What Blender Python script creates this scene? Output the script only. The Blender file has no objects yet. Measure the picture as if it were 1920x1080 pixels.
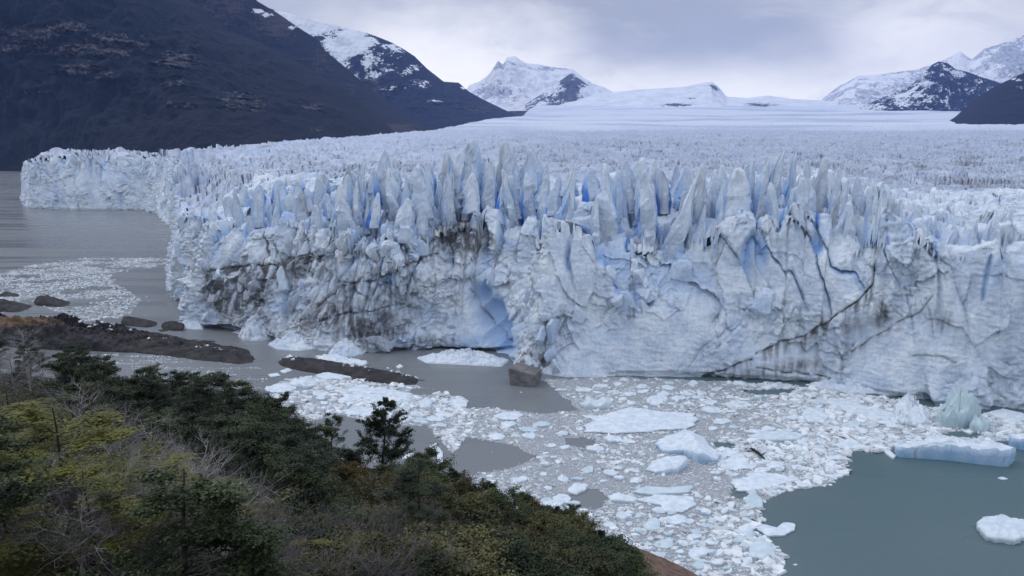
import bpy, math, random
import numpy as np
from mathutils import Vector

random.seed(7)
RNG = np.random.default_rng(11)
SC = bpy.context.scene
COL = SC.collection

# ------------------------------------------------------------------ camera
EYE = 75.0                       # metres above the lake
F = 1478.0                       # focal length in pixels of a 1920 wide frame
PITCH = math.radians(9.8)
cam_data = bpy.data.cameras.new("camera")
cam_data.sensor_width = 36.0
cam_data.lens = 36.0 * F / 1920.0
cam_data.clip_start = 0.5
cam_data.clip_end = 90000.0
cam = bpy.data.objects.new("camera", cam_data)
COL.objects.link(cam)
cam.location = (0, 0, EYE)
cam.rotation_euler = (math.pi / 2 - PITCH, 0, 0)
SC.camera = cam

# ------------------------------------------------------------------ view + world + sun
SC.view_settings.view_transform = 'Standard'
SC.view_settings.look = 'None'
SC.view_settings.exposure = 0.0
SC.view_settings.gamma = 1.0
SC.view_settings.use_curve_mapping = False
SC.cycles.volume_bounces = 1
SC.cycles.max_bounces = 6
SC.cycles.diffuse_bounces = 3
SC.cycles.glossy_bounces = 2
SC.cycles.transparent_max_bounces = 8
SC.cycles.use_denoising = True

SUN_EL, SUN_AZ = math.radians(48), math.radians(-62)   # azimuth from +Y, negative = to the left


class NT:
    """tiny node-tree helper"""
    def __init__(self, tree):
        self.t = tree
        tree.nodes.clear()

    def n(self, typ, ins=None, **props):
        nd = self.t.nodes.new(typ)
        for k, v in props.items():
            setattr(nd, k, v)
        for k, v in (ins or {}).items():
            self.set(nd.inputs[k], v)
        return nd

    def set(self, sock, v):
        if isinstance(v, bpy.types.NodeSocket):
            self.t.links.new(v, sock)
        elif isinstance(v, bpy.types.Node):
            self.t.links.new(v.outputs[0], sock)
        elif isinstance(v, tuple) and len(v) == 3 and sock.type == 'RGBA':
            sock.default_value = (*v, 1)
        else:
            sock.default_value = v

    def math(self, op, a, b=None, c=None, clamp=False):
        nd = self.n('ShaderNodeMath', operation=op, use_clamp=clamp)
        self.set(nd.inputs[0], a)
        if b is not None:
            self.set(nd.inputs[1], b)
        if c is not None:
            self.set(nd.inputs[2], c)
        return nd.outputs[0]

    def mix(self, f, a, b, blend='MIX'):
        nd = self.n('ShaderNodeMix', data_type='RGBA', blend_type=blend)
        self.set(nd.inputs[0], f)
        self.set(nd.inputs[6], a)
        self.set(nd.inputs[7], b)
        return nd.outputs[2]

    def step(self, v, lo, hi, a=0.0, b=1.0):
        nd = self.n('ShaderNodeMapRange', interpolation_type='SMOOTHSTEP')
        self.set(nd.inputs[0], v)
        nd.inputs[1].default_value = lo
        nd.inputs[2].default_value = hi
        nd.inputs[3].default_value = a
        nd.inputs[4].default_value = b
        return nd.outputs[0]

    def noise(self, vec, scale, detail=4.0, rough=0.55, dist=0.0):
        nd = self.n('ShaderNodeTexNoise', {'Scale': scale, 'Detail': detail, 'Roughness': rough, 'Distortion': dist})
        if vec is not None:
            self.set(nd.inputs['Vector'], vec)
        return nd.outputs[0]

    def scalev(self, vec, s):
        nd = self.n('ShaderNodeVectorMath', operation='MULTIPLY')
        self.set(nd.inputs[0], vec)
        nd.inputs[1].default_value = s
        return nd.outputs[0]

    def attr(self, name):
        return self.n('ShaderNodeAttribute', attribute_name=name).outputs['Fac']


world = bpy.data.worlds.new("World")
SC.world = world
world.use_nodes = True
w = NT(world.node_tree)
tc = w.n('ShaderNodeTexCoord').outputs['Generated']
sep = w.n('ShaderNodeSeparateXYZ', {0: tc})
zz = sep.outputs[2]
sky = w.n('ShaderNodeTexSky', sky_type='NISHITA', sun_disc=False, sun_elevation=SUN_EL,
          sun_rotation=SUN_AZ, altitude=200.0, air_density=1.0, dust_density=2.0)
# overcast layer: soft cloud banks, pale near the horizon, grey blue above, brighter towards the zenith
flat = w.scalev(tc, (1.0, 1.0, 3.2))
n1 = w.noise(flat, 2.3, 4.0, 0.5, 0.3)
n2 = w.noise(w.scalev(tc, (1.0, 1.0, 2.0)), 6.5, 5.0, 0.55, 0.4)
wob = w.math('MULTIPLY', w.math('SUBTRACT', n1, 0.5), 0.10)
wob2 = w.math('MULTIPLY', w.math('SUBTRACT', n2, 0.5), 0.05)
el = w.math('ADD', w.math('ADD', zz, wob), wob2)
low = w.mix(w.step(el, 0.055, 0.15), (1.38, 1.35, 1.27), (0.47, 0.505, 0.575))
high = w.mix(w.step(el, 0.16, 0.75), low, (0.98, 1.06, 1.26))
band = w.step(w.noise(w.scalev(tc, (1.0, 1.0, 4.0)), 3.1, 3.0, 0.5, 0.6), 0.42, 0.68)
cloud = w.mix(w.math('MULTIPLY', band, 0.22), high, (0.80, 0.84, 0.93))


def cloud_bank(col_in, px, py, rad, squash, colour, amount):
    # a lighter or darker cloud bank towards one direction of the sky
    a, b = (px - 960) / F, -(py - 540) / F
    d = Vector((a, math.cos(PITCH) + b * math.sin(PITCH), -math.sin(PITCH) + b * math.cos(PITCH))).normalized()
    df = w.n('ShaderNodeVectorMath', operation='SUBTRACT')
    w.set(df.inputs[0], tc)
    df.inputs[1].default_value = d
    sc_ = w.scalev(df.outputs[0], (1, 1, squash))
    le = w.n('ShaderNodeVectorMath', operation='LENGTH')
    w.set(le.inputs[0], sc_)
    q = w.math('ADD', le.outputs['Value'], w.math('ADD', w.math('MULTIPLY', w.math('SUBTRACT', n2, 0.5), rad * 0.9), w.math('MULTIPLY', w.math('SUBTRACT', n1, 0.5), rad * 0.9)))
    return w.mix(w.math('MULTIPLY', w.step(q, rad, 0.0), amount), col_in, colour)


cloud = cloud_bank(cloud, 1230, 20, 0.42, 2.2, (0.45, 0.475, 0.525), 0.8)
cloud = cloud_bank(cloud, 1400, 120, 0.16, 2.0, (0.54, 0.57, 0.64), 0.7)
cloud = cloud_bank(cloud, 640, 10, 0.30, 2.5, (0.66, 0.69, 0.77), 0.8)
cloud = cloud_bank(cloud, 840, 150, 0.26, 2.2, (1.40, 1.36, 1.28), 1.0)
cloud = cloud_bank(cloud, 1690, 85, 0.18, 2.0, (1.15, 1.13, 1.10), 1.0)
cloud = cloud_bank(cloud, 1400, 185, 0.30, 4.5, (1.30, 1.28, 1.22), 0.9)
wisps = w.noise(w.scalev(tc, (1.0, 1.0, 3.0)), 9.0, 6.0, 0.6, 0.8)
cloud = w.mix(w.math('MULTIPLY', w.step(wisps, 0.50, 0.75), 0.30), cloud, (0.98, 0.97, 0.95))
cloud = w.mix(w.math('MULTIPLY', w.step(wisps, 0.48, 0.28), 0.26), cloud, (0.40, 0.44, 0.53))
cloud10 = w.n('ShaderNodeVectorMath', operation='SCALE')
w.set(cloud10.inputs[0], cloud)
cloud10.inputs['Scale'].default_value = 10.0
both = w.mix(0.96, sky.outputs[0], cloud10.outputs[0])
bg = w.n('ShaderNodeBackground', {'Color': both, 'Strength': 0.1})
w.n('ShaderNodeOutputWorld', {'Surface': bg})

sun_d = bpy.data.lights.new("sun", 'SUN')
sun_d.energy = 0.75
sun_d.angle = math.radians(28)
sun_d.color = (1.0, 0.965, 0.91)
sun = bpy.data.objects.new("sun", sun_d)
COL.objects.link(sun)
sdir = Vector((math.sin(SUN_AZ) * math.cos(SUN_EL), math.cos(SUN_AZ) * math.cos(SUN_EL), math.sin(SUN_EL)))
sun.rotation_euler = (-sdir).to_track_quat('-Z', 'Y').to_euler()
sun.location = (0, 0, 3000)

# ------------------------------------------------------------------ maths helpers
CP, SP = math.cos(PITCH), math.sin(PITCH)


def ray(px, py):
    px, py = np.asarray(px, float), np.asarray(py, float)
    a, b = (px - 960) / F, -(py - 540) / F
    return np.stack([a, CP + b * SP, -SP + b * CP], -1)


def ground(px, py, z=0.0):
    r = ray(px, py)
    return r * ((z - EYE) / r[..., 2])[..., None] + np.array([0, 0, EYE])


def at_depth(px, py, d):
    """point on the pixel's ray whose world y is d"""
    r = ray(px, py)
    return r * (np.asarray(d, float) / r[..., 1])[..., None] + np.array([0, 0, EYE])


def project(P):
    x, y, z = P[..., 0], P[..., 1], P[..., 2] - EYE
    fw = y * CP - z * SP
    up = y * SP + z * CP
    fw = np.maximum(fw, 0.1)
    return 960 + F * x / fw, 540 - F * up / fw


def smooth(lo, hi, v):
    t = np.clip((v - lo) / (hi - lo), 0, 1)
    return t * t * (3 - 2 * t)


def _hash(ix, iy, iz, seed):
    h = (ix.astype(np.int64) * 374761393 + iy.astype(np.int64) * 668265263 + iz.astype(np.int64) * 2147483647 + seed * 974634779) & 0xFFFFFFFF
    h = ((h ^ (h >> 13)) * 1274126177) & 0xFFFFFFFF
    h = ((h ^ (h >> 16)) * 2246822519) & 0xFFFFFFFF
    return h ^ (h >> 15)


def perlin(x, y, z, seed=0):
    x, y, z = np.broadcast_arrays(np.asarray(x, float), np.asarray(y, float), np.asarray(z, float))
    ix, iy, iz = np.floor(x), np.floor(y), np.floor(z)
    fx, fy, fz = x - ix, y - iy, z - iz
    ux, uy, uz = (t * t * t * (t * (t * 6 - 15) + 10) for t in (fx, fy, fz))
    out = 0
    for dx in (0, 1):
        wx = ux if dx else 1 - ux
        for dy in (0, 1):
            wy = uy if dy else 1 - uy
            for dz in (0, 1):
                wz = uz if dz else 1 - uz
                h = _hash(ix + dx, iy + dy, iz + dz, seed)
                g = ((h & 1) * 2.0 - 1) * (fx - dx) + ((h >> 1 & 1) * 2.0 - 1) * (fy - dy) + ((h >> 2 & 1) * 2.0 - 1) * (fz - dz)
                out = out + wx * wy * wz * g
    return out


def fbm(x, y, z, octv=4, seed=0, gain=0.5):
    a, s, tot = 1.0, 0, 0
    for o in range(octv):
        s = s + a * perlin(x * 2 ** o, y * 2 ** o, z * 2 ** o, seed + o)
        tot += a
        a *= gain
    return s / tot


def ridged(x, y, z, octv=4, seed=0):
    a, s, tot = 1.0, 0, 0
    for o in range(octv):
        s = s + a * (1 - 2 * np.abs(perlin(x * 2 ** o, y * 2 ** o, z * 2 ** o, seed + o)))
        tot += a
        a *= 0.5
    return s / tot


def voronoi(x, y, seed=0):
    """nearest cell: integer id, offset to its centre, border measure F2-F1, three random numbers"""
    ix, iy = np.floor(x), np.floor(y)
    f1 = np.full(x.shape, 9.0)
    f2 = np.full(x.shape, 9.0)
    idn = np.zeros(x.shape, np.int64)
    ou, ov = np.zeros(x.shape), np.zeros(x.shape)
    for dx in (-1, 0, 1):
        for dy in (-1, 0, 1):
            h = _hash(ix + dx, iy + dy, ix * 0, seed)
            cx = ix + dx + 0.1 + 0.8 * (h & 1023) / 1023
            cy = iy + dy + 0.1 + 0.8 * (h >> 10 & 1023) / 1023
            d = np.hypot(x - cx, y - cy)
            nb = d < f1
            f2 = np.where(nb, f1, np.minimum(f2, d))
            f1 = np.where(nb, d, f1)
            idn = np.where(nb, h, idn)
            ou = np.where(nb, x - cx, ou)
            ov = np.where(nb, y - cy, ov)
    r = [(_hash(idn, idn * 0 + k, idn * 0, 77) & 4095) / 4095 for k in (1, 2, 3)]
    return idn, ou, ov, f2 - f1, r


def inside(poly, x, y):
    c = np.zeros(np.shape(x), bool)
    n = len(poly)
    for i in range(n):
        x1, y1 = poly[i]
        x2, y2 = poly[(i + 1) % n]
        if y1 == y2:
            continue
        c ^= ((y1 > y) != (y2 > y)) & (x < (x2 - x1) * (y - y1) / (y2 - y1) + x1)
    return c


def poly_dist(pts, x, y):
    """distance to an open polyline and the parameter of the nearest segment"""
    best = np.full(np.shape(x), 1e9)
    for (x1, y1), (x2, y2) in zip(pts[:-1], pts[1:]):
        dx, dy = x2 - x1, y2 - y1
        t = np.clip(((x - x1) * dx + (y - y1) * dy) / (dx * dx + dy * dy + 1e-12), 0, 1)
        best = np.minimum(best, np.hypot(x - x1 - t * dx, y - y1 - t * dy))
    return best


# ------------------------------------------------------------------ object helpers
def new_mesh(name, V, Fc, mat=None, shade_smooth=True, attrs=None, mat_idx=None):
    V = np.ascontiguousarray(V, np.float32).reshape(-1, 3)
    me = bpy.data.meshes.new(name)
    if isinstance(Fc, np.ndarray):
        k = Fc.shape[1]
        loops = Fc.reshape(-1).astype(np.int32)
        starts = np.arange(len(Fc), dtype=np.int32) * k
        nf = len(Fc)
    else:
        lens = np.array([len(f) for f in Fc], np.int32)
        loops = np.concatenate([np.asarray(f, np.int32) for f in Fc])
        starts = np.concatenate([[0], np.cumsum(lens)[:-1]]).astype(np.int32)
        nf = len(Fc)
    me.vertices.add(len(V))
    me.vertices.foreach_set('co', V.reshape(-1))
    me.loops.add(len(loops))
    me.loops.foreach_set('vertex_index', loops)
    me.polygons.add(nf)
    me.polygons.foreach_set('loop_start', starts)
    me.polygons.foreach_set('use_smooth', np.full(nf, shade_smooth))
    if mat_idx is not None:
        me.polygons.foreach_set('material_index', np.asarray(mat_idx, np.int32))
    for k, v in (attrs or {}).items():
        a = me.attributes.new(k, 'FLOAT', 'POINT')
        a.data.foreach_set('value', np.asarray(v, np.float32).reshape(-1))
    me.update(calc_edges=True)
    for m in (mat if isinstance(mat, (list, tuple)) else [mat]):
        if m:
            me.materials.append(m)
    return me


def link(name, me, parent=None, loc=None):
    o = bpy.data.objects.new(name, me)
    COL.objects.link(o)
    if loc is not None:
        o.location = loc
    if parent is not None:
        o.parent = parent
    return o


def tag(o, label=None, cat=None, group=None, kind=None):
    if label:
        o['label'] = label
    if cat:
        o['category'] = cat
    if group:
        o['group'] = group
    if kind:
        o['kind'] = kind
    return o


def copy_tree(o, parent=None):
    c = o.copy()
    COL.objects.link(c)
    if parent is not None:
        c.parent = parent
    for ch in list(o.children):
        copy_tree(ch, c)
    return c


def grid_faces(nr, nc):
    i = np.arange(nr * nc).reshape(nr, nc)
    return np.stack([i[:-1, :-1], i[:-1, 1:], i[1:, 1:], i[1:, :-1]], -1).reshape(-1, 4)


# ------------------------------------------------------------------ materials
def material(name):
    m = bpy.data.materials.new(name)
    m.use_nodes = True
    return m, NT(m.node_tree)


def finish(t, col, rough=0.8, bump=None, bump_d=0.1, spec=0.3, **extra):
    ins = {'Base Color': col, 'Roughness': rough, 'Specular IOR Level': spec}
    ins.update(extra)
    p = t.n('ShaderNodeBsdfPrincipled', ins)
    if bump is not None:
        b = t.n('ShaderNodeBump', {'Height': bump, 'Distance': bump_d, 'Strength': 1.0})
        t.set(p.inputs['Normal'], b.outputs[0])
    t.n('ShaderNodeOutputMaterial', {'Surface': p})
    return p


def pos(t):
    return t.n('ShaderNodeNewGeometry').outputs['Position']


def mat_ice(name, base=(0.80, 0.87, 0.92), dull=(0.55, 0.64, 0.76), bscale=1.0):
    m, t = material(name)
    P = pos(t)
    nA = t.noise(P, 0.09, 5, 0.6)
    nB = t.noise(t.scalev(P, (1, 1, 0.35)), 0.9 / bscale, 6, 0.65)
    col = t.mix(t.step(t.math('ADD', t.math('MULTIPLY', nA, 0.6), t.math('MULTIPLY', nB, 0.4)), 0.38, 0.62), dull, base)
    bl = t.attr('blue')
    col = t.mix(t.step(bl, 0.0, 0.55), col, (0.42, 0.60, 0.86))
    col = t.mix(t.step(bl, 0.45, 1.0), col, (0.07, 0.23, 0.70))
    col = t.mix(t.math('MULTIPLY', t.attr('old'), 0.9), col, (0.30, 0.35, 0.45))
    col = t.mix(t.attr('firn'), col, (0.70, 0.75, 0.82))
    di = t.math('ADD', t.attr('dirt'), t.math('MULTIPLY', t.math('SUBTRACT', nB, 0.5), 0.5))
    di = t.math('MULTIPLY', t.step(di, 0.03, 0.72), t.step(t.attr('dirt'), 0.01, 0.12))
    col = t.mix(t.math('MULTIPLY', di, 0.95), col, (0.088, 0.087, 0.092))
    h = t.math('ADD', t.noise(P, 0.8 / bscale, 6, 0.62), t.math('MULTIPLY', t.noise(P, 2.6 / bscale, 4, 0.6), 0.4))
    finish(t, col, 0.5, h, 0.55 * bscale, 0.3)
    return m


def mat_floe():
    m, t = material('floe_ice')
    P = pos(t)
    n = t.noise(P, 0.6, 5, 0.6)
    col = t.mix(t.step(n, 0.35, 0.65), (0.58, 0.67, 0.74), (0.76, 0.82, 0.86))
    col = t.mix(t.attr('blue'), col, (0.20, 0.42, 0.72))
    col = t.mix(t.attr('aqua'), col, (0.33, 0.50, 0.53))
    finish(t, col, 0.5, t.noise(P, 2.0, 5, 0.6), 0.15, 0.35)
    return m


def mat_brash():
    m, t = material('brash_ice_chunks')
    rnd = t.attr('tone')
    col = t.mix(rnd, (0.40, 0.44, 0.46), (0.82, 0.86, 0.88))
    finish(t, col, 0.55, t.noise(pos(t), 3.0, 3), 0.1, 0.3)
    return m


def mat_slush():
    m, t = material('slush')
    P = pos(t)
    v = t.n('ShaderNodeTexVoronoi', {'Vector': t.scalev(P, (1, 1, 0)), 'Scale': 1.5, 'Randomness': 1.0})
    v2 = t.n('ShaderNodeTexVoronoi', {'Vector': t.scalev(P, (1, 1, 0)), 'Scale': 3.6, 'Randomness': 1.0})
    c1 = t.n('ShaderNodeSeparateColor', {0: v.outputs['Color']}).outputs[0]
    c2 = t.n('ShaderNodeSeparateColor', {0: v2.outputs['Color']}).outputs[1]
    edge = t.step(v.outputs['Distance'], 0.30, 0.62, 1.0, 0.0)
    edge2 = t.step(v2.outputs['Distance'], 0.30, 0.65, 1.0, 0.0)
    a = t.math('MULTIPLY', t.step(c1, 0.35, 1.0), edge)
    b = t.math('MULTIPLY', t.step(c2, 0.2, 1.0), edge2)
    f = t.math('MAXIMUM', t.math('MULTIPLY', a, 0.9), t.math('MULTIPLY', b, 0.7))
    big = t.step(t.noise(P, 0.10, 4), 0.3, 0.7)
    f = t.math('MULTIPLY', f, t.math('ADD', 0.5, t.math('MULTIPLY', big, 0.6)), clamp=True)
    col = t.mix(f, (0.295, 0.312, 0.328), (0.70, 0.75, 0.79))
    p = finish(t, col, 0.55, f, 0.12, 0.3)
    return m


def mat_water():
    m, t = material('lake_water')
    P = pos(t)
    s = t.n('ShaderNodeSeparateXYZ', {0: P})
    n = t.math('MULTIPLY', t.math('SUBTRACT', t.noise(P, 0.03, 3), 0.5), 40.0)
    # silty grey by the rock shore and the cliff, clearer green blue out in the bay on the right
    f = t.step(t.math('ADD', t.math('SUBTRACT', s.outputs[0], t.math('MULTIPLY', s.outputs[1], -0.10)), n), 35, 78)
    col = t.mix(f, (0.185, 0.198, 0.205), (0.080, 0.130, 0.140))
    pl = t.step(t.noise(t.scalev(P, (0.35, 1, 1)), 0.035, 4, 0.6, 1.0), 0.52, 0.72)
    col = t.mix(t.math('MULTIPLY', pl, t.math('MULTIPLY', f, 0.22)), col, (0.15, 0.145, 0.13))
    w1 = t.noise(t.scalev(P, (0.45, 1.0, 1)), 0.8, 4, 0.55, 0.6)
    w2 = t.noise(t.scalev(P, (0.12, 1.0, 1)), 0.05, 3, 0.5, 0.5)
    rough = t.math('ADD', 0.22, t.math('MULTIPLY', t.step(w2, 0.40, 0.62), 0.16))
    finish(t, col, rough, w1, 0.045, 0.5, IOR=1.33)
    return m


def mat_rock(name, a, b, streak=None, scale=0.25, bump_d=0.6):
    m, t = material(name)
    P = pos(t)
    n = t.noise(P, scale, 8, 0.62)
    n2 = t.noise(P, scale * 7, 5, 0.65)
    col = t.mix(t.step(t.math('ADD', t.math('MULTIPLY', n, 0.6), t.math('MULTIPLY', n2, 0.4)), 0.36, 0.64), a, b)
    if streak:
        col = t.mix(t.step(t.noise(t.scalev(P, (1, 1, 3)), scale * 0.6, 5, 0.6), 0.52, 0.68), col, streak)
    if name == 'shore_rock':
        col = t.mix(t.step(t.math('ADD', t.attr('warm'), t.math('SUBTRACT', n2, 0.5)), 0.3, 0.7), col, (0.17, 0.115, 0.07))
    h = t.math('ADD', n, t.math('MULTIPLY', n2, 0.3))
    finish(t, col, 0.85, h, bump_d, 0.3)
    return m


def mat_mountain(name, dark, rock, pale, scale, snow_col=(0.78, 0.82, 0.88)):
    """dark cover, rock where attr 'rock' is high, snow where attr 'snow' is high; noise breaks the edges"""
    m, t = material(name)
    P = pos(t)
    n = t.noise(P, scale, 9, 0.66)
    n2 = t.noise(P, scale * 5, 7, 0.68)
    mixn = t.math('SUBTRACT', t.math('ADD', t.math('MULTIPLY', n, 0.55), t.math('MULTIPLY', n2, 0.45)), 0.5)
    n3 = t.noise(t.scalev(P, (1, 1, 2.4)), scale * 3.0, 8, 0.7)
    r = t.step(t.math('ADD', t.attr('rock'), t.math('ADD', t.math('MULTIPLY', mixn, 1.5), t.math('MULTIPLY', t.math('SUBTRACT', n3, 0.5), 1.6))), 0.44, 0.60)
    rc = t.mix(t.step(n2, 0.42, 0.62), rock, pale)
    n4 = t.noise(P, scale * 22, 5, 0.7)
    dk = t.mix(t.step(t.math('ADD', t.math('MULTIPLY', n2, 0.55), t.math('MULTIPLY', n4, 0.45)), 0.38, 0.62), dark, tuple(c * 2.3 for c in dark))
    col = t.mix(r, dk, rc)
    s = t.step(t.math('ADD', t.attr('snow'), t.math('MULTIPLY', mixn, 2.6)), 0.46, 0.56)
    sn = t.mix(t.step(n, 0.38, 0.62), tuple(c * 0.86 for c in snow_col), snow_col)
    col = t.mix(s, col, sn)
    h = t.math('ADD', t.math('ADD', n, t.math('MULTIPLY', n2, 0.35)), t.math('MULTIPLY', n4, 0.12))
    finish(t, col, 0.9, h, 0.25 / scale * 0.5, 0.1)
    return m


def mat_leaf(name, a, b):
    m, t = material(name)
    oi = t.n('ShaderNodeObjectInfo').outputs['Random']
    n = t.noise(pos(t), 0.7, 4, 0.6)
    f = t.math('ADD', t.math('MULTIPLY', n, 0.8), t.math('MULTIPLY', t.math('SUBTRACT', oi, 0.5), 0.35))
    col = t.mix(t.step(f, 0.22, 0.60), a, b)
    finish(t, col, 0.6, None, 0, 0.25)
    return m


def mat_plain(name, a, b, scale=3.0, rough=0.85):
    m, t = material(name)
    oi = t.n('ShaderNodeObjectInfo').outputs['Random']
    f = t.math('ADD', t.noise(pos(t), scale, 5, 0.6), t.math('MULTIPLY', t.math('SUBTRACT', oi, 0.5), 0.25))
    finish(t, t.mix(t.step(f, 0.3, 0.7), a, b), rough, None, 0, 0.2)
    return m


M_ICE = mat_ice('glacier_ice')
M_FIELD = mat_ice('glacier_field_ice', (0.58, 0.64, 0.74), (0.38, 0.45, 0.58), 2.0)
M_FLOE = mat_floe()
M_BRASH = mat_brash()
M_SLUSH = mat_slush()
M_WATER = mat_water()
M_SHORE = mat_rock('shore_rock', (0.018, 0.018, 0.020), (0.062, 0.058, 0.058), None, 0.3, 1.0)
M_BOULDER = mat_rock('boulder_rock', (0.12, 0.12, 0.12), (0.24, 0.235, 0.23), None, 0.3, 0.35)
M_BROWN = mat_rock('brown_rock', (0.11, 0.085, 0.07), (0.24, 0.17, 0.13), None, 0.02, 6.0)
M_DARKLEAF = mat_leaf('dark_beech_leaves', (0.014, 0.024, 0.011), (0.058, 0.078, 0.030))
M_YELLOWLEAF = mat_leaf('yellow_green_beech_leaves', (0.028, 0.036, 0.008), (0.120, 0.118, 0.016))
M_OLIVELEAF = mat_leaf('olive_shrub_leaves', (0.034, 0.041, 0.016), (0.122, 0.116, 0.044))
M_RUSTLEAF = mat_leaf('rusty_shrub_leaves', (0.045, 0.040, 0.016), (0.115, 0.085, 0.030))
M_ORANGELEAF = mat_leaf('orange_shrub_leaves', (0.18, 0.075, 0.012), (0.34, 0.15, 0.02))
M_BARK = mat_plain('dark_bark', (0.022, 0.020, 0.018), (0.060, 0.054, 0.048))
M_GREYWOOD = mat_plain('weathered_grey_wood', (0.16, 0.15, 0.15), (0.42, 0.40, 0.39))
M_TWIG = mat_plain('grey_brown_twigs', (0.075, 0.067, 0.068), (0.185, 0.168, 0.165))


def mat_hill():
    m, t = material('hillside_soil')
    P = pos(t)
    n = t.noise(P, 0.16, 7, 0.65)
    n2 = t.noise(P, 1.3, 6, 0.65)
    veg = t.mix(t.step(n2, 0.35, 0.65), (0.016, 0.018, 0.010), (0.060, 0.054, 0.030))
    bare = t.mix(t.step(n2, 0.35, 0.65), (0.105, 0.070, 0.052), (0.215, 0.140, 0.105))
    f = t.step(t.math('ADD', t.attr('bare'), t.math('MULTIPLY', t.math('SUBTRACT', n, 0.5), 1.2)), 0.42, 0.62)
    finish(t, t.mix(f, veg, bare), 0.9, t.math('ADD', n2, t.math('MULTIPLY', t.noise(P, 5.0, 4), 0.4)), 0.25, 0.2)
    return m


M_HILL = mat_hill()

# ------------------------------------------------------------------ lake
xs = np.concatenate([np.linspace(-9000, -600, 12), np.linspace(-500, 500, 41), np.linspace(600, 9000, 12)])
ys = np.concatenate([np.linspace(-4000, 60, 8), np.linspace(80, 1000, 40), np.linspace(1200, 9000, 16)])
X, Y = np.meshgrid(xs, ys)
V = np.stack([X, Y, X * 0], -1)
lake = tag(link('lake', new_mesh('lake', V, grid_faces(len(ys), len(xs)), M_WATER)),
           'grey silty lake water turning green blue in the bay on the right', kind='structure')
V2 = np.array([[-30000, -12000, -12], [30000, -12000, -12], [30000, 32000, -12], [-30000, 32000, -12]], float)
tag(link('ground', new_mesh('ground', V2, np.array([[0, 1, 2, 3]]), M_BROWN)), 'lake bed and land under everything', kind='structure')


# ------------------------------------------------------------------ mountains
def lerp_table(tab, q):
    tab = np.asarray(tab, float)
    return [np.interp(q, tab[:, 0], tab[:, k]) for k in range(1, tab.shape[1])]


def ridge(name, tab, mat, nu=300, nv=110, amp=60, fs=0.004, k=1.0, seed=0, sink=25, rock=None, snow=None,
          gully=0.6, edge=0.12, back=0.7):
    """a mountain: tab rows are (px, py_top, d_top, py_base, d_base); built in world metres with a back side"""
    tab = np.asarray(tab, float)
    u = np.linspace(tab[0, 0], tab[-1, 0], nu)
    pt, dt, pb, db = lerp_table(tab, u)
    T = at_depth(u, pt, dt)
    B = at_depth(u, pb, db)
    B[:, 2] -= sink
    BK = B.copy()
    BK[:, 1] = T[:, 1] + (T[:, 1] - B[:, 1]) * back
    BK[:, 0] = T[:, 0] * (BK[:, 1] / T[:, 1])
    nb = nv // 4
    v = np.concatenate([np.linspace(0, 1, nv), 1 + np.linspace(0, 1, nb + 1)[1:]])
    P = np.zeros((len(v), nu, 3))
    for i, q in enumerate(v):
        if q <= 1:
            P[i] = B + (T - B) * q
            P[i, :, 2] = B[:, 2] + (T[:, 2] - B[:, 2]) * q ** k
        else:
            P[i] = T + (BK - T) * (q - 1)
    VV = np.repeat(v[:, None], nu, 1)
    env = np.where(VV <= 1, np.sin(np.pi * np.clip(VV, 0, 1)) ** 0.7 * (1 - edge) + edge * smooth(0, 0.25, VV), 0.5)
    tall = np.clip((T[:, 2] - B[:, 2]) / max(1.0, np.max(T[:, 2] - B[:, 2])), 0.08, 1)[None, :]
    g = ridged(P[..., 0] * fs * 1.6, P[..., 2] * fs * 0.35 + 3.1, P[..., 1] * fs * 0.35, 5, seed)
    f = fbm(P[..., 0] * fs * 1.4, P[..., 1] * fs, P[..., 2] * fs * 2, 6, seed + 20, 0.55)
    disp = amp * env * tall * (gully * (g - 0.5) + (1 - gully) * 2.0 * f)
    P[..., 2] += disp * 0.75
    P[..., 1] -= disp * 0.8
    qx, qy = project(P)
    at = {}
    at['rock'] = rock(qx, qy, VV, P) if rock else np.zeros(VV.shape)
    led = ridged(P[..., 0] * fs * 1.2, P[..., 2] * fs * 7, P[..., 1] * fs * 0.8, 4, seed + 50) - 0.3
    P[..., 1] -= amp * 0.45 * np.clip(at['rock'] * 1.6, 0.08, 1) * env * led
    at['snow'] = snow(qx, qy, VV, P) if snow else np.zeros(VV.shape)
    me = new_mesh(name, P, grid_faces(len(v), nu), mat, True, at)
    return link(name, me)


def blobs(lst):
    def f(qx, qy):
        s = np.zeros(np.shape(qx))
        for cx, cy, rx, ry, wgt in lst:
            s = np.maximum(s, wgt * np.exp(-((qx - cx) / rx) ** 2 - ((qy - cy) / ry) ** 2))
        return s
    return f


M_MTN_A = mat_mountain('forested_mountain', (0.006, 0.009, 0.015), (0.036, 0.036, 0.040), (0.135, 0.130, 0.136), 0.012)
M_MTN_B = mat_mountain('bare_scree_mountain', (0.008, 0.011, 0.019), (0.036, 0.034, 0.040), (0.066, 0.059, 0.062), 0.010)
M_MTN_C = mat_mountain('snow_streaked_mountain', (0.010, 0.014, 0.030), (0.038, 0.036, 0.044), (0.080, 0.073, 0.078), 0.006)
M_MTN_D = mat_mountain('snowy_massif_rock', (0.06, 0.065, 0.075), (0.085, 0.08, 0.08), (0.13, 0.12, 0.12), 0.0035)

M_MTN_R = mat_mountain('cloud_paled_massif', (0.26, 0.28, 0.32), (0.30, 0.31, 0.34), (0.38, 0.39, 0.42), 0.0035, (0.84, 0.86, 0.90))  # rock and snow tones paled to imitate cloud veiling the far peaks

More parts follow.
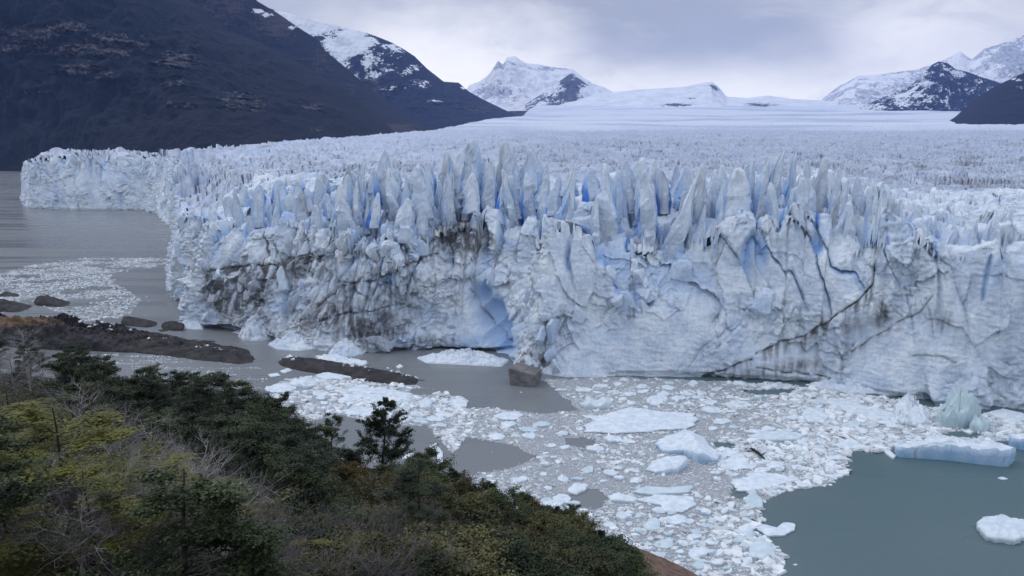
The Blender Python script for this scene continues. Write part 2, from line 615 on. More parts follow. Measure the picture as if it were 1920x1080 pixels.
rockA = blobs([(60, 65, 70, 22, .62), (20, 92, 30, 12, .62), (120, 95, 70, 14, .6), (210, 85, 75, 28, .66), (330, 112, 60, 20, .62),
               (150, 130, 60, 16, .5), (200, 145, 40, 10, .5), (440, 185, 50, 22, .5), (330, 155, 40, 14, .42), (350, 195, 50, 12, .4),
               (590, 200, 30, 12, .5), (130, 52, 60, 14, .6), (480, 195, 30, 20, .45), (60, 170, 40, 15, .32), (590, 245, 26, 10, .45)])
mA = ridge('mountain', [(-700, -330, 4300, 318, 3200), (-200, -260, 4200, 318, 3200), (0, -200, 4200, 318, 3150), (60, -180, 4200, 316, 3000),
                        (200, -110, 4300, 305, 2700), (300, -30, 4400, 298, 2500), (375, 12, 4400, 290, 2400), (430, 55, 4400, 285, 2400),
                        (500, 86, 4400, 280, 2500), (560, 118, 4400, 273, 2700), (620, 152, 4300, 267, 2900), (680, 194, 4200, 260, 3200),
                        (720, 228, 4100, 256, 3400), (745, 252, 4000, 255, 3600), (770, 262, 3900, 262, 3600)],
           M_MTN_A, 620, 260, 180, 0.0035, 1.0, 3, 20, rock=lambda x, y, v, P: np.clip(1.12 * rockA(x, y) + 0.16 * fbm(x / 60, y / 14, x * 0, 4, 5), 0, 1), gully=0.6)
tag(mA, 'dark forested mountain with pale rock ledges rising left of the ice', kind='structure')
rockB = blobs([(520, 40, 60, 40, .8), (600, 110, 30, 40, .55), (660, 170, 20, 30, .5), (740, 240, 60, 12, .8), (420, 10, 60, 40, .8)])
mB = ridge('mountain', [(250, -260, 6200, 262, 5200), (440, -60, 6200, 262, 5200), (482, 2, 6200, 262, 5100), (520, 24, 6200, 262, 5000), (560, 52, 6100, 260, 5000),
                        (592, 72, 6100, 258, 4900), (612, 97, 6100, 257, 4800), (645, 124, 6000, 256, 4700), (700, 172, 5900, 252, 4700), (750, 206, 5800, 250, 4700),
                        (790, 233, 5600, 249, 4700), (825, 244, 5400, 249, 4700), (850, 250, 5200, 250, 4700)],
           M_MTN_B, 420, 160, 70, 0.004, 1.0, 9, 40, rock=lambda x, y, v, P: rockB(x, y),
           snow=lambda x, y, v, P: blobs([(485, 20, 16, 7, .75), (500, 28, 14, 5, .7), (548, 52, 12, 5, .7)])(x, y), gully=0.35, edge=0.05)
tag(mB, 'brown scree ridge behind the dark forested mountain', kind='structure')
snowC = blobs([(700, 140, 40, 14, .5), (770, 130, 26, 14, .5), (740, 165, 36, 8, .46), (820, 190, 24, 5, .42), (668, 140, 14, 16, .6), (600, 45, 70, 22, 1), (655, 80, 55, 34, 1), (690, 115, 20, 25, .8), (640, 105, 26, 34, .75), (740, 90, 30, 12, .7), (720, 120, 50, 30, .48), (785, 155, 40, 14, .47), (560, 28, 50, 16, 1), (870, 165, 8, 4, .6)])
rockC = blobs([(700, 160, 50, 30, .6), (850, 200, 90, 30, .4), (900, 205, 60, 14, .55)])
mC = ridge('mountain', [(380, -20, 9200, 245, 7800), (500, 14, 9000, 245, 7600), (520, 20, 9000, 245, 7500), (560, 30, 9000, 245, 7400), (600, 42, 9000, 245, 7400), (640, 50, 9000, 245, 7400), (690, 62, 8900, 244, 7300),
                        (735, 80, 8800, 243, 7300), (760, 94, 8700, 242, 7300), (778, 106, 8700, 241, 7200), (800, 128, 8600, 239, 7200), (832, 153, 8500, 237, 7100),
                        (860, 155, 8400, 235, 7100), (880, 172, 8300, 234, 7100), (905, 186, 8200, 232, 7100), (940, 203, 8000, 230, 7000), (970, 217, 7800, 228, 7000), (990, 228, 7600, 229, 7000)],
           M_MTN_C, 480, 170, 90, 0.004, 1.0, 14, 30, rock=lambda x, y, v, P: rockC(x, y), snow=lambda x, y, v, P: snowC(x, y), gully=0.5, edge=0.07)
tag(mC, 'mountain with snow patches on its upper slope, left of centre', kind='structure')
snowD = lambda x, y, v, P: 0.78 - blobs([(934, 122, 14, 12, .55), (930, 175, 40, 18, .45), (905, 165, 20, 14, .3), (960, 115, 14, 8, .3), (1030, 128, 30, 5, .4), (1100, 150, 30, 12, .2)])(x, y)
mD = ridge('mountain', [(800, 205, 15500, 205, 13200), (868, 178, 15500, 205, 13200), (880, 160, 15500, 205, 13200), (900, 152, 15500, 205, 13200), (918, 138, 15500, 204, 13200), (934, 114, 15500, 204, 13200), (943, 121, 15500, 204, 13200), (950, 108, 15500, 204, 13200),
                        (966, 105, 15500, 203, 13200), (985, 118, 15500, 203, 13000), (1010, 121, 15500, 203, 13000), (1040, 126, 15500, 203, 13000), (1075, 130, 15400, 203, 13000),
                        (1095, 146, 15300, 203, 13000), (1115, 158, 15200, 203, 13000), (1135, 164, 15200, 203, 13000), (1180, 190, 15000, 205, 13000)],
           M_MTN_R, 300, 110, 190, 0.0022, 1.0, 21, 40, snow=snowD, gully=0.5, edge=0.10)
tag(mD, 'snow covered massif in cloud far behind the centre of the glacier', kind='structure')
snowE = lambda x, y, v, P: 0.42 + blobs([(1040, 165, 20, 12, .3), (1110, 175, 30, 10, .5), (1075, 145, 8, 5, .3)])(x, y) - blobs([(1070, 165, 18, 20, .25)])(x, y)
mE = ridge('mountain', [(985, 196, 13200, 200, 12400), (1010, 180, 13200, 200, 12400), (1030, 168, 13200, 200, 12400), (1052, 150, 13300, 200, 12400), (1066, 140, 13300, 200, 12400), (1074, 137, 13300, 200, 12400),
                        (1084, 146, 13300, 200, 12400), (1098, 156, 13200, 200, 12400), (1115, 170, 13200, 200, 12400), (1150, 186, 13000, 202, 12400), (1190, 200, 12800, 203, 12400)],
           M_MTN_D, 160, 80, 110, 0.004, 1.0, 25, 30, snow=snowE, gully=0.6, edge=0.08)
tag(mE, 'small dark rock peak standing in front of the snowy massif', kind='structure')
snowF = lambda x, y, v, P: 1.2 - blobs([(1270, 198, 60, 7, .8), (1340, 165, 20, 12, .72), (1420, 198, 50, 11, .82), (1300, 185, 30, 8, .5)])(x, y)
mF = ridge('mountain', [(1020, 204, 13000, 212, 10500), (1060, 188, 13000, 213, 10500), (1110, 177, 13000, 214, 10500), (1200, 168, 13000, 216, 10400), (1280, 163, 13000, 217, 10400), (1318, 155, 13000, 217, 10400), (1335, 153, 13000, 218, 10400),
                        (1350, 166, 13000, 218, 10300), (1362, 181, 13000, 218, 10300), (1400, 184, 13000, 218, 10200), (1440, 179, 13000, 219, 10200), (1480, 185, 13000, 219, 10200), (1540, 188, 13000, 219, 10200), (1620, 200, 13000, 219, 10200), (1660, 212, 13000, 219, 10200)],
           M_MTN_D, 300, 90, 50, 0.003, 1.0, 31, 30, snow=snowF, gully=0.4, edge=0.1)
tag(mF, 'smooth white snow dome with a few rocks beyond the glacier', kind='structure')
snowG = lambda x, y, v, P: 0.52 + blobs([(1640, 140, 50, 20, .2), (1800, 120, 30, 18, .2), (1870, 140, 30, 12, .2)])(x, y) - blobs([(1900, 110, 40, 26, .28), (1620, 130, 26, 16, .1)])(x, y)
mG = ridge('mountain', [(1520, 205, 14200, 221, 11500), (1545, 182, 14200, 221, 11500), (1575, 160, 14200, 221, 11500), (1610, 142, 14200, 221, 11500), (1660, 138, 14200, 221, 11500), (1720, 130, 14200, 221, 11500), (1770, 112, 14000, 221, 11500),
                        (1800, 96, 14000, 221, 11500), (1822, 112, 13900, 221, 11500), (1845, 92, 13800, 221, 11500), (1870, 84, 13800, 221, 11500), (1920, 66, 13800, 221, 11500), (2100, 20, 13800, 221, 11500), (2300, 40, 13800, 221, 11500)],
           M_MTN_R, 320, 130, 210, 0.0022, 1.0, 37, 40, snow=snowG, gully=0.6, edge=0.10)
tag(mG, 'cloud wrapped snowy range behind the dark peak on the right', kind='structure')
snowH = lambda x, y, v, P: 0.30 + blobs([(1700, 180, 55, 22, .30), (1740, 160, 22, 22, .26), (1640, 200, 45, 16, .28), (1790, 140, 20, 12, .22), (1830, 160, 30, 16, .14)])(x, y) - 0.3 * (y > 206)
mH = ridge('mountain', [(1575, 220, 10300, 222, 9300), (1610, 203, 10300, 222, 9300), (1650, 184, 10300, 222, 9300), (1680, 172, 10300, 222, 9200), (1705, 163, 10300, 222, 9200), (1728, 143, 10300, 222, 9200), (1748, 121, 10300, 222, 9200), (1760, 115, 10300, 222, 9200),
                        (1776, 117, 10300, 222, 9200), (1792, 130, 10300, 222, 9200), (1812, 134, 10300, 222, 9200), (1845, 146, 10300, 222, 9200), (1890, 160, 10300, 222, 9200), (1940, 172, 10300, 222, 9200), (2060, 215, 10300, 222, 9200)],
           M_MTN_C, 300, 130, 130, 0.0045, 1.0, 41, 30, snow=snowH, gully=0.6, edge=0.07)
tag(mH, 'dark pointed peak with snow streaks on the right', kind='structure')
snowI = lambda x, y, v, P: blobs([(1905, 148, 14, 5, .6), (1912, 163, 10, 4, .55)])(x, y)
rockI = lambda x, y, v, P: blobs([(1780, 236, 16, 5, .9)])(x, y)
mI = ridge('mountain', [(1764, 236, 6300, 237, 5300), (1790, 220, 6300, 238, 5200), (1812, 200, 6300, 239, 5200), (1838, 179, 6300, 239, 5200), (1866, 162, 6300, 240, 5200), (1895, 148, 6300, 240, 5200), (1925, 134, 6300, 241, 5200),
                        (2000, 92, 6300, 241, 5200), (2200, -20, 6300, 241, 5200), (2500, -80, 6300, 241, 5200)],
           M_MTN_B, 260, 110, 50, 0.005, 1.0, 47, 20, rock=rockI, snow=snowI, gully=0.4, edge=0.05)
tag(mI, 'dark steep mountainside at the right edge beyond the ice', kind='structure')
sh = ridge('far_shore', [(-600, 300, 3600, 322, 3150), (-100, 301, 3600, 322, 3150), (20, 303, 3600, 322, 3150), (60, 304, 3600, 322, 3150), (140, 318, 3600, 322, 3150)], M_BROWN, 80, 14, 8, 0.02, 0.6, 5, 2, gully=0.2, edge=0.3)
tag(sh, 'low brown shore across the lake at the left', kind='structure')
mo = ridge('moraine', [(330, 290, 2100, 300, 1750), (360, 286, 2150, 299, 1800), (420, 277, 2200, 297, 1850), (470, 272, 2350, 294, 1900), (520, 266, 2500, 290, 2100), (580, 263, 2700, 283, 2400), (640, 262, 2900, 278, 2700), (700, 262, 3000, 275, 2800)],
           M_BROWN, 160, 20, 14, 0.015, 0.7, 15, 20, gully=0.3, edge=0.3)
tag(mo, 'brown moraine bank between the dark mountain and the ice', kind='structure')

# ------------------------------------------------------------------ glacier
FRONT = [(60, 349), (40, 372), (48, 390), (100, 392), (150, 394), (215, 394), (272, 394), (300, 404), (318, 424), (327, 424), (324, 470), (321, 520),
         (322, 562), (345, 567), (366, 570), (372, 585), (345, 608), (388, 618), (440, 625), (500, 633), (545, 640), (590, 652), (640, 660), (700, 661), (745, 660),
         (800, 657), (860, 655), (915, 660), (952, 668), (968, 690), (1005, 698), (1060, 703), (1160, 704), (1300, 709), (1420, 713), (1510, 720),
         (1600, 733), (1680, 745), (1760, 755), (1850, 764), (1930, 771), (2050, 785), (2250, 805)]
fp = np.array(FRONT, float)
FW = ground(fp[:, 0], fp[:, 1])[:, :2]
FW[0] = FW[1] + np.array([45.0, 260.0])
seg = np.hypot(*np.diff(FW, axis=0).T)
cum = np.concatenate([[0], np.cumsum(seg)])
# resample: step about one picture pixel
sl, s = [], 0.0
while s < cum[-1]:
    sl.append(s)
    p = np.array([np.interp(s, cum, FW[:, 0]), np.interp(s, cum, FW[:, 1])])
    st = max(0.30, 0.00125 * math.hypot(*p))
    if 424 < np.interp(s, cum, fp[:, 1]) < 555 and np.interp(s, cum, fp[:, 0]) < 330 and s < cum[12]:
        st *= 1.0
    s += st
S = np.array(sl)
BX, BY = np.interp(S, cum, FW[:, 0]), np.interp(S, cum, FW[:, 1])
# rounded headings for the wall's outward direction
k = 25


def smooth1(a, k):
    ker = np.hanning(2 * k + 1)
    ker /= ker.sum()
    return np.convolve(np.pad(a, k, mode='edge'), ker, 'valid')


BXs, BYs = smooth1(BX, 8), smooth1(BY, 8)
tx, ty = np.gradient(smooth1(BX, k)), np.gradient(smooth1(BY, k))
ln = np.hypot(tx, ty)
NX, NY = ty / ln, -tx / ln                      # outward: towards the water
BPX = np.interp(S, cum, fp[:, 0])

CREST = [(-100, 305), (33, 304), (90, 291), (280, 288), (316, 300), (322, 405), (345, 392), (400, 372), (440, 348), (520, 332), (600, 322), (650, 318), (700, 302), (718, 286), (735, 300),
         (790, 308), (830, 282), (900, 264), (960, 264), (1015, 284), (1055, 312), (1110, 316), (1150, 306), (1200, 294), (1290, 308), (1350, 306), (1400, 302), (1450, 298),
         (1485, 284), (1540, 300), (1580, 322), (1640, 335), (1680, 362), (1740, 398), (1800, 420), (1860, 405), (1930, 385), (2300, 380)]
crx, cry = np.array(CREST, float).T
FIELD = [(200, 440), (300, 425), (350, 408), (500, 366), (800, 324), (1300, 298), (2000, 276), (3000, 257), (4000, 247), (4600, 243.5), (6000, 229), (8000, 213), (11000, 201), (14000, 193)]
fld, flp = np.array(FIELD, float).T


def py_to_z(py, d):
    """height of a point at world y = d seen at picture row py"""
    b = -(py - 540) / F
    return EYE + d * (-SP + b * CP) / (CP + b * SP)


def edge_top(px, d_front):
    """height of the serac crest behind the cliff"""
    cp = np.interp(px, crx, cry)
    return py_to_z(cp, d_front + 38)


dfront_tab_px, dfront_tab = [], []
for q in range(-100, 2300, 4):
    m = (BPX > q - 6) & (BPX < q + 6)
    if m.any():
        dfront_tab_px.append(q)
        dfront_tab.append(BY[m].min())
dfront_tab_px, dfront_tab = np.array(dfront_tab_px), np.array(dfront_tab)

# traced marks on the cliff: dirty thrust cracks (with streak length), stains, blue slits, smooth blue patches
CRACKS = [([(393, 512), (430, 502), (480, 498), (540, 489), (600, 470)], 95, 1.0), ([(484, 395), (492, 450), (496, 500), (498, 540)], 20, 0.9),
          ([(540, 489), (620, 478), (700, 470), (760, 447), (830, 425), (900, 430), (925, 442)], 45, 0.75), ([(640, 531), (700, 525), (750, 506), (822, 476)], 22, 0.8),
          ([(572, 600), (622, 552), (682, 520)], 60, 0.8), ([(570, 610), (660, 588), (760, 572)], 60, 0.7), ([(580, 640), (575, 600), (560, 560)], 8, 0.6),
          ([(700, 330), (740, 380), (770, 390), (800, 362), (815, 385), (870, 405)], 40, 0.6), ([(650, 350), (640, 400), (670, 380), (690, 370)], 25, 0.5),
          ([(1640, 500), (1633, 540), (1605, 565), (1560, 600), (1510, 630), (1450, 650), (1420, 664)], 42, 0.9), ([(1412, 672), (1360, 695), (1318, 708)], 22, 0.8),
          ([(1596, 662), (1640, 632), (1722, 585), (1748, 555)], 20, 0.55), ([(1735, 560), (1745, 610), (1750, 640)], 10, 0.4), ([(1713, 668), (1770, 666), (1795, 680)], 14, 0.5),
          ([(1290, 690), (1320, 650), (1378, 608)], 10, 0.35), ([(1345, 505), (1358, 480), (1368, 445)], 10, 0.4), ([(1420, 690), (1480, 700), (1560, 712)], 12, 0.7),
          ([(880, 545), (905, 600), (940, 652)], 4, 0.5), ([(870, 530), (935, 495), (1010, 440), (1050, 420)], 10, 0.35), ([(1000, 640), (985, 690)], 30, 0.4),
          ([(1320, 709), (1420, 714), (1520, 721), (1600, 734), (1700, 749)], 3, 0.9), ([(1365, 352), (1360, 380), (1350, 400)], 8, 0.2)]
STAINS = blobs([(412, 552, 24, 46, .80), (488, 545, 13, 52, .62), (632, 592, 62, 36, .50), (890, 455, 40, 26, .5), (445, 548, 50, 55, .50), (690, 612, 85, 42, .52), (855, 440, 62, 46, .50), (790, 395, 55, 28, .46), (650, 385, 26, 36, .32), (560, 600, 60, 40, .28),
                (700, 560, 190, 80, .30), (470, 600, 90, 40, .3), (640, 470, 160, 60, .16), (1490, 690, 80, 18, .38), (1590, 612, 34, 30, .34), (1650, 585, 26, 36, .36), (1762, 600, 30, 34, .30),
                (1000, 682, 34, 20, .50), (1420, 700, 130, 14, .30), (920, 470, 60, 40, .22), (520, 620, 80, 24, .3), (800, 640, 100, 16, .34), (1500, 640, 340, 70, .07)])
SLITS = [([(1480, 300), (1486, 318), (1478, 350)], 6, 1.0), ([(1528, 345), (1532, 390), (1531, 430)], 5, 1.0), ([(1404, 330), (1398, 375), (1390, 400)], 5, .8), ([(1428, 362), (1424, 395), (1420, 425)], 4, .8),
         ([(1475, 365), (1468, 400), (1458, 435)], 5, .8), ([(1452, 360), (1446, 410)], 4, .6), ([(1152, 335), (1148, 370), (1152, 402)], 9, 1.0), ([(1180, 385), (1186, 425)], 4, .7),
         ([(1183, 438), (1174, 452), (1177, 472)], 4.5, 1.0), ([(1046, 370), (1048, 410)], 6, .8), ([(958, 265), (954, 290), (946, 315)], 7, .9), ([(1590, 375), (1596, 430)], 4, .6), ([(1622, 405), (1624, 450)], 5, .7),
         ([(1856, 480), (1848, 520), (1843, 562)], 4, .55), ([(1755, 430), (1752, 480)], 9, .5), ([(380, 395), (384, 415)], 5, .8), ([(1665, 430), (1668, 455)], 4, .6), ([(515, 375), (520, 400)], 7, .8),
         ([(870, 320), (875, 350)], 6, .6), ([(1010, 300), (1022, 350)], 6, .6), ([(1700, 400), (1712, 440)], 5, .4), ([(1385, 340), (1390, 352)], 5, .6), ([(1270, 345), (1275, 380)], 5, .5), ([(1230, 350), (1222, 400)], 5, .45),
         ([(730, 330), (738, 365)], 5, .4), ([(1100, 350), (1105, 390)], 4, .4), ([(1830, 350), (1832, 365)], 4, .5), ([(790, 350), (795, 380)], 4, .4)]
SMOOTHBLUE = blobs([(902, 556, 26, 36, .48), (918, 590, 30, 40, .52), (932, 622, 28, 36, .56), (940, 645, 26, 24, .70), (880, 640, 50, 18, .5), (705, 545, 55, 55, .24), (795, 592, 42, 30, .30), (770, 640, 60, 22, .36), (530, 575, 24, 30, .34), (640, 420, 40, 30, .16),
                    (520, 400, 34, 34, .45), (560, 380, 30, 30, .34), (1300, 640, 60, 30, .1), (1700, 470, 40, 30, .14), (1755, 450, 18, 40, .3), (620, 350, 40, 30, .25), (1130, 640, 60, 30, .14), (480, 380, 30, 25, .3)])


def marks(qx, qy, nx3, seed):
    """dirt, blue, groove depth for points seen at (qx, qy)"""
    wx = 5.0 * fbm(nx3[0] * 0.06, nx3[1] * 0.06, nx3[2] * 0.06, 3, seed)
    wy = 5.0 * fbm(nx3[0] * 0.06 + 31, nx3[1] * 0.06, nx3[2] * 0.06, 3, seed)
    ax, ay = qx + wx * 1.5, qy + wy * 1.5
    streak = 0.5 + 0.9 * fbm(nx3[0] * 0.65, nx3[1] * 0.65, nx3[2] * 0.03, 3, seed + 4)
    dirt = 1.4 * STAINS(ax, ay) * (0.30 + 1.1 * np.clip(streak, 0, 1.2))
    groove = np.zeros(qx.shape)
    for pts, L, wgt in CRACKS:
        x0, x1 = min(p[0] for p in pts) - 20, max(p[0] for p in pts) + 20
        y0, y1 = min(p[1] for p in pts) - 20, max(p[1] for p in pts) + L + 20
        m = (ax > x0) & (ax < x1) & (ay > y0) & (ay < y1)
        if not m.any():
            continue
        X_, Y_ = ax[m], ay[m]
        d = poly_dist(pts, X_, Y_)
        line = np.exp(-(d / 1.7) ** 2) * wgt * np.clip(0.35 + 1.1 * streak[m] + 0.4 * np.sin(X_ * 0.21), 0.25, 1.1)
        sp = sorted(pts)
        yl = np.interp(X_, [p[0] for p in sp], [p[1] for p in sp], left=-999, right=-999)
        dn = Y_ - yl
        sk = np.where((dn > 0) & (yl > 0), np.clip(1 - dn / (L * np.clip(0.4 + streak[m], 0.2, 1.5)), 0, 1), 0) * np.clip(streak[m] * 1.3, 0, 1) * wgt * 0.75
        dirt[m] = np.maximum(dirt[m], np.maximum(line, sk))
        groove[m] = np.maximum(groove[m], 0.45 * np.exp(-(d / 2.4) ** 2) * wgt)
    blue = SMOOTHBLUE(ax, ay)
    for pts, r, wgt in SLITS:
        x0, x1 = min(p[0] for p in pts) - 30, max(p[0] for p in pts) + 30
        y0, y1 = min(p[1] for p in pts) - 30, max(p[1] for p in pts) + 30
        m = (ax > x0) & (ax < x1) & (ay > y0) & (ay < y1)
        if not m.any():
            continue
        d = poly_dist(pts, qx[m] + wx[m] * 0.5, qy[m] + wy[m] * 0.5)
        yy = np.clip((qy[m] - y0 - 24) / max(y1 - y0 - 48, 1), 0, 1)
        g = np.exp(-(d / (r * (0.25 + 0.85 * np.sqrt(np.clip(1 - (2 * yy - 1) ** 2, 0, 1))))) ** 2)
        blue[m] = np.maximum(blue[m], g ** 2.2 * wgt)
        groove[m] = np.maximum(groove[m], 1.3 * g * wgt)
    return np.clip(dirt, 0, 1), np.clip(blue, 0, 1), groove


GLACIER = bpy.data.objects.new('glacier', None)
COL.objects.link(GLACIER)
tag(GLACIER, 'broad blue white glacier ending in a dirty cracked ice cliff above the lake', 'glacier', kind='structure')

# --- serac field: one function of the place, shared by the cliff top and the surface behind it
def lod_of(d):
    return 2.0 ** np.floor(np.log2(np.maximum(1.0, d / 330)))


def seracs(x, y, lod=None):
    ang = 0.5 * fbm(x * 0.006, y * 0.006, x * 0, 2, 90) + 0.12
    ca, sa = np.cos(ang), np.sin(ang)
    wx = x + 3.4 * fbm(x * 0.09, y * 0.09, x * 0, 3, 91)
    wy = y + 3.4 * fbm(x * 0.09, y * 0.09 + 17, x * 0, 3, 92)
    q = 1.0 if lod is None else lod
    U = (wx * ca + wy * sa) / (9.5 * q)
    W_ = (-wx * sa + wy * ca) / (15.0 * q)
    cid, cu, cv, cb, cr = voronoi(U, W_, 12)
    crev = smooth(0.20, 0.01, cb) * smooth(0.15, 0.5, cr[2])
    body = (11.0 * (cr[0] - 0.45) + 11.0 * ((cr[1] - 0.5) * cu + (cr[2] - 0.5) * cv) - 3.0 * np.abs(cu) * cr[1]) * (0.15 + 0.85 * smooth(0.0, 0.17, cb))
    _, eu, ev, eb, er = voronoi(U * 2.3 + 3, W_ * 2.9, 13)
    small = (2.8 * (er[0] - 0.5) + 3.6 * ((er[1] - 0.5) * eu + (er[2] - 0.5) * ev)) * smooth(0.0, 0.3, eb)
    rough = 1.3 * fbm(x * 0.16, y * 0.16, x * 0, 3, 95)
    return body + small + rough, crev, cid, er[2]


# --- cliff sheet: columns along the front, rows from below the water to the lip
TOPZ = np.clip(py_to_z(np.interp(BPX, crx, cry), BY + 38), 30, 84)
FAR_LEFT = S < cum[9]
frac = np.interp(BPX, [330, 480, 600, 720, 900, 1000, 1150, 1300, 1450, 1600, 1750, 2200], [.84, .72, .60, .60, .60, .64, .64, .66, .72, .76, .84, .9])
lean = np.interp(BPX, [330, 480, 700, 900, 1000, 1200, 1400, 1600, 2200], [.18, .30, .40, .32, .24, .28, .20, .15, .16])
frac = smooth1(np.where(FAR_LEFT, 0.95, frac), 10)
lean = smooth1(np.where(FAR_LEFT, 0.16, lean), 10)
NR, NL, nc = 170, 8, len(S)
FACE0 = TOPZ * frac * (1 + 0.08 * fbm(S * 0.04, S * 0, S * 0, 3, 61))
ETOP = lean * FACE0 + 4.0
xl, yl = BXs - NX * ETOP, BYs - NY * ETOP
zone_s = np.interp(BPX, [0, 330, 480, 640, 1030, 1090, 1140, 1640, 1700, 2200], [.75, .8, .75, .9, .9, .6, .95, .9, .55, .55])
rl, cl, _, _ = seracs(xl, yl, lod_of(yl))
FACE = FACE0 + zone_s * (rl - 5.0 * cl)
FACE = 0.5 * FACE + 0.5 * smooth1(FACE, 2)
tt = np.linspace(0, 1, NR)
Z = -2 + (FACE[None, :] + 2) * tt[:, None]
E = lean[None, :] * np.clip(Z, 0, None) + 4.0 * tt[:, None] ** 4
E[-1] = np.maximum(E[-1], E[-2])
ls = np.linspace(0, 1, NL + 1)[1:]
Z = np.vstack([Z, FACE[None, :] - 12.0 * ls[:, None] ** 1.5 + 0 * FACE[None, :]])
E = np.vstack([E, E[-1:] + ls[:, None] * 9])
Xw = BXs[None, :] - NX[None, :] * E
Yw = BYs[None, :] - NY[None, :] * E
P0 = np.stack([Xw, Yw, Z], -1)
qx, qy = project(P0)
dirt, blue, groove = marks(qx, qy, (Xw, Yw, Z), 5)
SS = np.repeat(S[None, :], len(Z), 0)
wS = SS + 7.0 * fbm(SS * 0.035, Z * 0.035, SS * 0, 4, 8, 0.6)
wZ = Z + 7.0 * fbm(SS * 0.035, Z * 0.035 + 9, SS * 0, 4, 9, 0.6)
top_t = np.concatenate([tt, np.ones(NL)])[:, None]
rw, cw, _, _ = seracs(Xw + 0.6 * fbm(SS * 0.1, Z * 0.12, SS * 0, 3, 33), Yw, lod_of(Yw))
reach = smooth(0.30, 0.85, top_t + 0.30 * fbm(SS * 0.06, Z * 0.02, SS * 0, 3, 34)) * zone_s[None, :]
cw = cw * reach
big = 6.0 * fbm(SS * 0.020, Z * 0.012, SS * 0, 4, 1)
flute = 1.8 * (ridged(wS * 0.055, wZ * 0.013, SS * 0, 4, 2) - 0.4)
i1, ou, ov, bd1, r1 = voronoi(wS / 14 + wZ / 50, wZ / 22, 3)
slab = 3.0 * (r1[0] - 0.5) + 6.5 * ((r1[1] - 0.5) * ou + (r1[2] - 0.5) * ov)
i2, ou2, ov2, bd2, r2 = voronoi(wS / 5.0 - wZ / 22, wZ / 6.2, 4)
chunk = 1.9 * (r2[0] - 0.5) + 3.2 * ((r2[1] - 0.5) * ou2 + (r2[2] - 0.5) * ov2)
midz = np.interp(qx, [300, 340, 900, 1010, 1100, 2000], [0.1, 0.28, 0.28, 0.10, 0.0, 0.0])
rub = smooth(-0.08, 0.26, fbm(SS * 0.03 + 4, Z * 0.035, SS * 0, 4, 44) + midz)
i3, ou3, ov3, bd3, r3 = voronoi(wS / 1.9, wZ / 1.7, 6)
lump = 1.1 * (r3[0] - 0.5) + 0.9 * (0.5 - np.hypot(ou3, ov3))
fine = 0.55 * fbm(SS * 0.42, Z * 0.5, SS * 0, 5, 7, 0.6)
ripple = 0.40 * fbm(SS * 0.22 + Z * 0.08, Z * 0.85, SS * 0, 3, 17)
calm = np.clip(1 - 1.3 * SMOOTHBLUE(qx, qy) * (qy > 480), 0.15, 1)
disp = big + flute + slab * calm * (0.38 + 0.62 * rub) + chunk * (0.10 + 0.90 * rub) * calm + lump * rub * calm + (fine * (0.4 + 0.6 * rub) + ripple) * calm
disp += 0.62 * np.clip(rw, -8, 8) * reach
disp -= 2.6 * groove + 3.0 * cw
cave = blobs([(902, 556, 22, 30, .8), (918, 590, 26, 34, 1), (934, 622, 24, 34, 1), (944, 645, 18, 22, 1)])(qx + 0.5 * (wS - SS), qy)
disp -= 8.5 * smooth(0.1, 1.0, cave)
under = blobs([(410, 618, 46, 11, 1), (540, 636, 26, 8, .8), (745, 657, 40, 6, .7), (870, 658, 90, 7, 1)])(qx, qy)
disp -= 6.0 * smooth(0.35, 0.8, under)
disp -= smooth(2.2, 0.6, Z) * 0.9
upper = smooth(0.55, 0.95, top_t)
blue = np.maximum(blue, 0.80 * cw ** 1.5)
blue = np.maximum(blue, 0.36 * reach * smooth(-2.0, -6.0, rw))
blue = np.maximum(blue, upper * 0.18 * smooth(0.05, 0.35, fbm(SS * 0.09, Z * 0.025, SS * 0, 3, 51)))
blue = np.maximum(blue, 0.22 * smooth(0.1, 0.4, fbm(SS * 0.04, Z * 0.03, SS * 0 + 7, 3, 53)))
P = P0.copy()
P[..., 0] += NX[None, :] * disp
P[..., 1] += NY[None, :] * disp
P[..., 2] += (0.8 * fbm(SS * 0.22, Z * 0.22 + 40, SS * 0, 4, 71) + 0.5 * rub * (r3[1] - 0.5)) * smooth(1, 6, Z)
me = new_mesh('ice_face', P, grid_faces(*P.shape[:2]), M_ICE, True, {'dirt': dirt, 'blue': blue * (1 - 0.8 * dirt)})
link('ice_face', me, GLACIER)
LIPX, LIPY, LIPZ = P[NR - 1, :, 0], P[NR - 1, :, 1], FACE0
LIPE = E[NR - 1] - disp[NR - 1]

# --- ice field: polar sheet of seracs from the lip of the cliff to the mountains
pxs = np.arange(30, 2010, 1.75)
ds = [195.0]
while ds[-1] < 13800:
    d = ds[-1]
    ds.append(d * (1 + (0.0028 if d < 420 else 0.0038 if d < 520 else 0.0055 if d < 1300 else 0.008 if d < 4000 else 0.014)))
ds = np.array(ds)
DD, QX = np.meshgrid(ds, pxs, indexing='ij')
cosv = (QX - 960) / F
GX, GY = DD * cosv * 1.0145, DD
polyF = [tuple(p) for p in FW] + [(60000, FW[-1, 1]), (60000, 60000), (FW[0, 0], 60000)]
near = DD < 1700
sd = np.full(DD.shape, 1500.0)
ins = np.ones(DD.shape, bool)
sd[near] = poly_dist([tuple(p) for p in FW], GX[near], GY[near])
ins[near] = inside(polyF, GX[near], GY[near])
